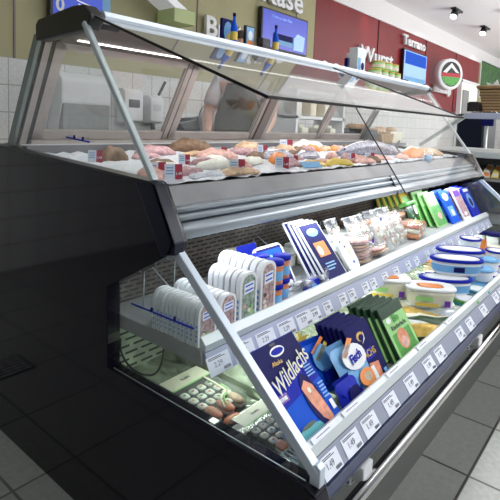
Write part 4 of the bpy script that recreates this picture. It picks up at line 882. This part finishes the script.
for k in range(6):
    o = thing('pale_bag', 'pale cream paper bag on the white shelf unit, %s from the left' % ORD[k], 'bag', (3.5 + k * .145, 2.5, .901 if k % 2 else 1.191), group='cream bags behind the glass'); MB().box(-.06, .06, -.06, .06, 0, .17, 'cream').build('bag_body', o, bevel=.02); MB().box(-.05, .05, -.01, .01, .17, .2, 'cream').build('folded_top', o, bevel=.004)
for k, (x, y, h, m) in enumerate([(4.8, 2.4, .35, 'darkgrey'), (5.3, 2.4, .25, 'wood'), (5.7, 2.45, .30, 'cream')]):
    o = thing('bread_basket', ['dark basket of loaves on the work counter nearest the white shelf unit', 'brown basket of loaves in the middle of the far work counter', 'cream basket of loaves at the far end of the work counter'][k], 'basket', (x, y, .90)); MB().prism([(-.16, 0), (.16, 0), (.2, h * .5), (-.2, h * .5)], -.15, .15, m, 'y').build('basket', o, bevel=.01)
    q = MB()
    for j in range(5): q.lathe([(.01, 0), (.06, .02), (.055, .06), (.01, .08)], 'tan', 12, Matrix.Translation((-.13 + j * .065, random.uniform(-.07, .07), h * .45)), sy=1.4)
    q.build('loaves', o)
# ceiling spotlights
sp = None
for (x, y, l) in ((7.5, 2.22, 'black ceiling spotlight nearer the camera, shining down-left'), (9.15, 2.2, 'black ceiling spotlight further along the ceiling'), (8.0, 1.55, 'ceiling spotlight at the top right edge of the picture')):
    if sp is None:
        sp = thing('ceiling_spotlight', l, 'lamp', (x, y, 3.05), group='black ceiling spotlights'); MB().box(-.10, .28, -.04, .04, -.03, 0, 'black').build('mount', sp, bevel=.005)
        T = Matrix.Translation((-.02, 0, -.09)) @ Matrix.Rotation(.7, 4, 'Y'); MB().lathe([(.04, .10), (.055, .08), (.060, -.06), (.056, -.07)], 'black', 20, T).build('lamp_head', sp); MB().lathe([(.050, -.0705), (.03, -.074)], 'spotglow', 20, T).build('lens', sp); MB().tube([(.0, 0, -.02), (.0, 0, -.06)], .012, 'black', 8).build('stem', sp)
    else: dup(sp, (x, y, 3.05), (0, 0, 0), l)
for (x, y, z, e, tx, ty, tz) in ((5.9, 2.6, 2.95, 9, 5.95, 3.0, 2.5), (8.0, 2.6, 2.95, 6, 7.9, 3.0, 2.6), (11.0, 2.6, 2.95, 12, 11.4, 3.0, 2.6)):
    l = bpy.data.lights.new('wall_spot', 'SPOT'); l.energy = e; l.spot_size = .8; l.spot_blend = .8; l.color = (1, .85, .7); o = bpy.data.objects.new('wall_spot', l); o.location = (x, y, z); o.rotation_euler = (Vector((tx - x, ty - y, tz - z))).to_track_quat('-Z', 'Y').to_euler(); COL.objects.link(o)

# ================================================================== neighbouring counter
N_ = thing('cheese_counter', 'second pale counter with lavender-grey canopy rail beyond the far end of the fish counter', 'counter', (3.3, 0, 0))
MB().prism([(-1.4, 1.205), (.73, 1.195), (.745, 1.24), (-1.4, 1.262)], 0, .05, 'lavender').build('canopy_rail', N_, bevel=.004)
MB().prism([(.735, 1.24), (1.10, .975), (1.08, .955), (.71, 1.225)], .01, .045, 'alu').build('side_strut', N_, bevel=.003)
MB().box(.05, .9, -1.4, .74, 1.245, 1.252, 'smoke').build('canopy_glass', N_)
MB().box(0, .9, -1.4, 1.12, .895, .945, 'lip').build('worktop', N_, bevel=.006); MB().box(.02, .9, -1.4, 1.12, .85, .895, 'black').box(.25, .9, -1.4, 1.12, 0, .85, 'darkgrey').build('body', N_)
MB().box(.01, .25, -1.4, .60, .40, .44, 'grey').box(.01, .25, -1.4, .60, .72, .74, 'grey').build('display_step', N_)
for k in range(22):
    m1, m2 = random.choice([('yellow', 'cream'), ('pink', 'red'), ('cream', 'green'), ('gold', 'cream'), ('rice', 'orange'), ('lgreen', 'yellow')])
    row = k % 2; i = k // 2
    o = thing('cheese_pack', 'small wedge pack on the neighbouring counter, %s row, %s from the left' % (('front', 'back')[row], ORD[i]), 'cheese', (3.35 + .10 * row, .57 - i * .065, .741 + row * .045), (-.3, 0, -PI / 2 + random.uniform(-.3, .3)), 'wedge packs on the neighbouring counter')
    MB().prism([(-.03, 0), (.03, 0), (.03, .05), (-.01, .075)], -.015, .02, m1, 'y').build('wedge', o, bevel=.003); MB().poly([(-.02, .01), (.025, .01), (.025, .04), (-.01, .045)], -.0165, m2).build('label', o)
o = thing('dark_fridge', 'tall dark navy glazed cabinet beyond the second counter', 'cabinet', (5.35, 1.24, 0), (0, 0, 0)); MB().box(-.02, .5, -.14, .17, 0, 1.30, 'darkgrey').build('body', o, bevel=.01); MB().box(-.03, -.02, -.12, .15, .1, 1.25, 'navyplastic').build('door', o)
o = thing('small_screen', 'small dark blue screen on the pale post beyond the second counter', 'screen', (4.97, .99, 1.21)); MB().box(0, .03, -.065, .06, -.05, .055, 'navy').build('display', o, bevel=.004); MB().tube([(.02, 0, -.05), (.02, 0, -1.205)], .012, 'alu', 8).lathe([(.10, -1.21), (.09, -1.19), (.01, -1.18)], 'alu', 16).build('post', o)
o = thing('wicker_basket', 'large woven tan basket standing above the second counter canopy', 'basket', (3.45, .45, 1.2535), (0, 0, 0)); MB().prism([(-.20, 0), (.20, 0), (.245, .195), (-.245, .195)], -.01, .28, 'wicker', 'x').build('weave', o, bevel=.008); MB().tube([(-.015, -.25, .195), (-.015, .25, .195), (.285, .25, .195), (.285, -.25, .195)], .014, 'wood', 8).build('rim', o)
q = MB()
for k in range(8): q.prism([(-.06, 0), (.02, 0), (.05, .07), (.0, .05), (-.03, .09)], .02 + k * .03, .024 + k * .03, 'white', 'x', T=Matrix.Translation((0, -.16 + (k * 7 % 8) * .045, .17)))
q.build('paper_lining', o)
o = thing('black_bin', 'small black box beside the wicker basket on the canopy', 'box', (3.40, .715, 1.2535)); MB().box(-.04, .10, -.05, .035, 0, .07, 'black').build('case', o, bevel=.006); MB().box(-.03, .09, -.04, .025, .07, .078, 'darkgrey').build('lid', o)
o = thing('plant_picture', 'large leafy green picture panel beyond the red wall', 'picture', (13.6, 2.98, 2.45)); MB().box(-1.5, 1.8, -.02, 0, -.5, .35, 'leaf').build('print', o); MB().box(-1.52, 1.82, -.01, .01, -.52, .37, 'white').build('backing', o)

# ================================================================== the worker
def person():
    r = thing('person', 'shop worker in white shirt and olive apron bending over behind the glass doors', 'person', (2.02, 1.95, 0), (0, 0, .55))
    def skinned(name, verts, edges, radii, m, root=0, sub=2, parent=r):
        me = bpy.data.meshes.new(name); me.from_pydata(verts, edges, []); o = bpy.data.objects.new(name, me); COL.objects.link(o)
        md = o.modifiers.new('skin', 'SKIN'); md.use_smooth_shade = True
        for i, rr in enumerate(radii): me.skin_vertices[0].data[i].radius = rr if isinstance(rr, tuple) else (rr, rr)
        me.skin_vertices[0].data[root].use_root = True
        sd = o.modifiers.new('sub', 'SUBSURF'); sd.levels = sub; sd.render_levels = sub
        dg = bpy.context.evaluated_depsgraph_get(); ne = bpy.data.meshes.new_from_object(o.evaluated_get(dg)); bpy.data.objects.remove(o)
        ne.name = name; ne.materials.clear(); ne.materials.append(M[m])
        for p in ne.polygons: p.use_smooth = True; p.material_index = 0
        q = bpy.data.objects.new(name, ne); COL.objects.link(q); q.parent = parent; return q
    # local: +x to the right, -x is where the hands reach, standing about 1.7 m, leaning towards -x
    pelvis = (0.10, 0, .95); chest = (.02, 0, 1.25); neck = (-.06, 0, 1.45); head0 = (-.10, 0, 1.53)
    V = [pelvis, (.06, 0, 1.10), chest, neck, (-.09, 0, 1.52), (.10, -.10, .90), (.09, -.11, .50), (.12, -.11, .09), (.02, -.12, .035), (.10, .10, .90), (.11, .11, .50), (.16, .11, .09), (.06, .12, .035),
         (.0, -.19, 1.37), (-.09, -.23, 1.12), (-.30, -.20, 1.02), (.0, .19, 1.37), (-.10, .23, 1.13), (-.32, .18, 1.04), (-.36, -.19, 1.00), (-.38, .17, 1.02)]
    Ed = [(0, 1), (1, 2), (2, 3), (3, 4), (0, 5), (5, 6), (6, 7), (7, 8), (0, 9), (9, 10), (10, 11), (11, 12), (2, 13), (13, 14), (14, 15), (2, 16), (16, 17), (17, 18), (15, 19), (18, 20)]
    R = [(.15, .12), (.13, .11), (.15, .12), .055, .05, .085, .058, .04, .035, .085, .058, .04, .035, .062, .045, .032, .062, .045, .032, .026, .026]
    body = skinned('body', V, Ed, R, 'skin')
    # shirt: slightly larger trunk and upper arms
    Vs = [(0.10, 0, .93), (.06, 0, 1.10), chest, (-.05, 0, 1.42), (.0, -.19, 1.37), (-.07, -.225, 1.18), (.0, .19, 1.37), (-.08, .225, 1.18)]
    skinned('shirt', Vs, [(0, 1), (1, 2), (2, 3), (2, 4), (4, 5), (2, 6), (6, 7)], [(.165, .135), (.145, .125), (.165, .135), .075, .075, .062, .075, .062], 'shirt')
    Vt = [(0.10, 0, .95), (.10, -.10, .88), (.09, -.11, .50), (.12, -.11, .11), (.10, .10, .88), (.11, .11, .50), (.16, .11, .11)]
    skinned('trousers', Vt, [(0, 1), (1, 2), (2, 3), (0, 4), (4, 5), (5, 6)], [(.165, .14), .10, .072, .06, .10, .072, .06], 'trousers')
    ap = MB(); n = 10; v = []; f = []
    for j in range(9):
        z = .45 + .92 * j / 8; wd = (.20 if z < 1.1 else .20 - (z - 1.1) * .42)
        for i in range(n + 1):
            a = (i / n - .5) * 2; cx = .10 - max(0, z - .95) * .33; v.append((cx - .165 - .02 * math.cos(a * 1.4) + abs(a) ** 2 * .07 + (.02 if z < .9 else 0) * math.sin(i * 2), a * wd, z))
    for j in range(8):
        for i in range(n): q = j * (n + 1) + i; f.append((q, q + 1, q + n + 2, q + n + 1))
    ap.add(v, f, 'apron', True); ap.add([(p[0] - .006, p[1], p[2]) for p in v], [tuple(reversed(q)) for q in f], 'apron', True); ap.build('apron', r)
    # head
    hd = MB(); v = []; f = []; SG = 20; RG = 14
    for j in range(RG + 1):
        ph = PI * j / RG
        for i in range(SG):
            th = 2 * PI * i / SG; x = math.sin(ph) * math.cos(th); y = math.sin(ph) * math.sin(th); z = math.cos(ph)
            X = x * .095; Y = y * .075; Z = z * .115
            if z < 0: Y *= 1 + z * .25; X *= 1 + z * .08
            if x < -.7 and abs(y) < .25 and -.25 < z < .2: X -= .018 * (1 - abs(y) * 3)
            if x < -.6 and abs(y) < .35 and -.6 < z < -.45: X -= .006
            v.append((X, Y, Z))
    for j in range(RG):
        for i in range(SG): a = j * SG + i; b = j * SG + (i + 1) % SG; f.append((a, b, b + SG, a + SG))
    T = Matrix.Translation((-.13, 0, 1.615)) @ Matrix.Rotation(-.3, 4, 'Y')
    hd.add(v, f, 'skin', True, T)
    for s_ in (-1, 1):
        hd.lathe([(.001, -.008), (.012, 0), (.001, .006)], 'white', 10, T @ Matrix.Translation((-.086, s_ * .030, .005)) @ Matrix.Rotation(PI / 2, 4, 'Y')); hd.lathe([(.005, 0), (.001, .003)], 'black', 8, T @ Matrix.Translation((-.093, s_ * .030, .005)) @ Matrix.Rotation(-PI / 2, 4, 'Y'))
        hd.lathe([(.004, -.005), (.022, 0), (.016, .006)], 'skin', 10, T @ Matrix.Translation((.005, s_ * .076, -.005)) @ Matrix.Rotation(PI / 2, 4, 'X'), sy=1.4)
    hd.tube([tuple(T @ Vector(p)) for p in ((-.088, -.022, -.055), (-.094, 0, -.057), (-.088, .022, -.055))], .004, 'red', 6); hd.build('head', r)
    hr = MB(); vh = [(p[0] * 1.09 + .008, p[1] * 1.10, p[2] * 1.08 + .004) for p in v]; keep = [q for q in f if all((v[i][2] > .02 and v[i][0] > -.075) or v[i][0] > .03 for i in q)]
    hr.add(vh, keep, 'hair', True, T); hr.build('hair', r)
    for s_, wr in ((-1, (-.36, -.19, 1.00)), (1, (-.38, .17, 1.02))):
        px, py, pz = wr
        V = [wr, (px - .045, py, pz - .012)]; E = [(0, 1)]; R = [(.026, .018), (.034, .014)]
        for k, (oy, ln) in enumerate(((-.028, .062), (-.010, .072), (.010, .068), (.027, .052))):
            b = len(V); V += [(px - .075, py + oy, pz - .014), (px - .075 - ln * .5, py + oy * 1.1, pz - .030), (px - .075 - ln * .75, py + oy * 1.1, pz - .056)]; E += [(1, b), (b, b + 1), (b + 1, b + 2)]; R += [.0095, .009, .0075]
        b = len(V); V += [(px - .03, py - s_ * .035, pz - .016), (px - .055, py - s_ * .052, pz - .030)]; E += [(0, b), (b, b + 1)]; R += [.011, .009]
        skinned('hand', V, E, R, 'skin', 0, 1)
    return r
person()
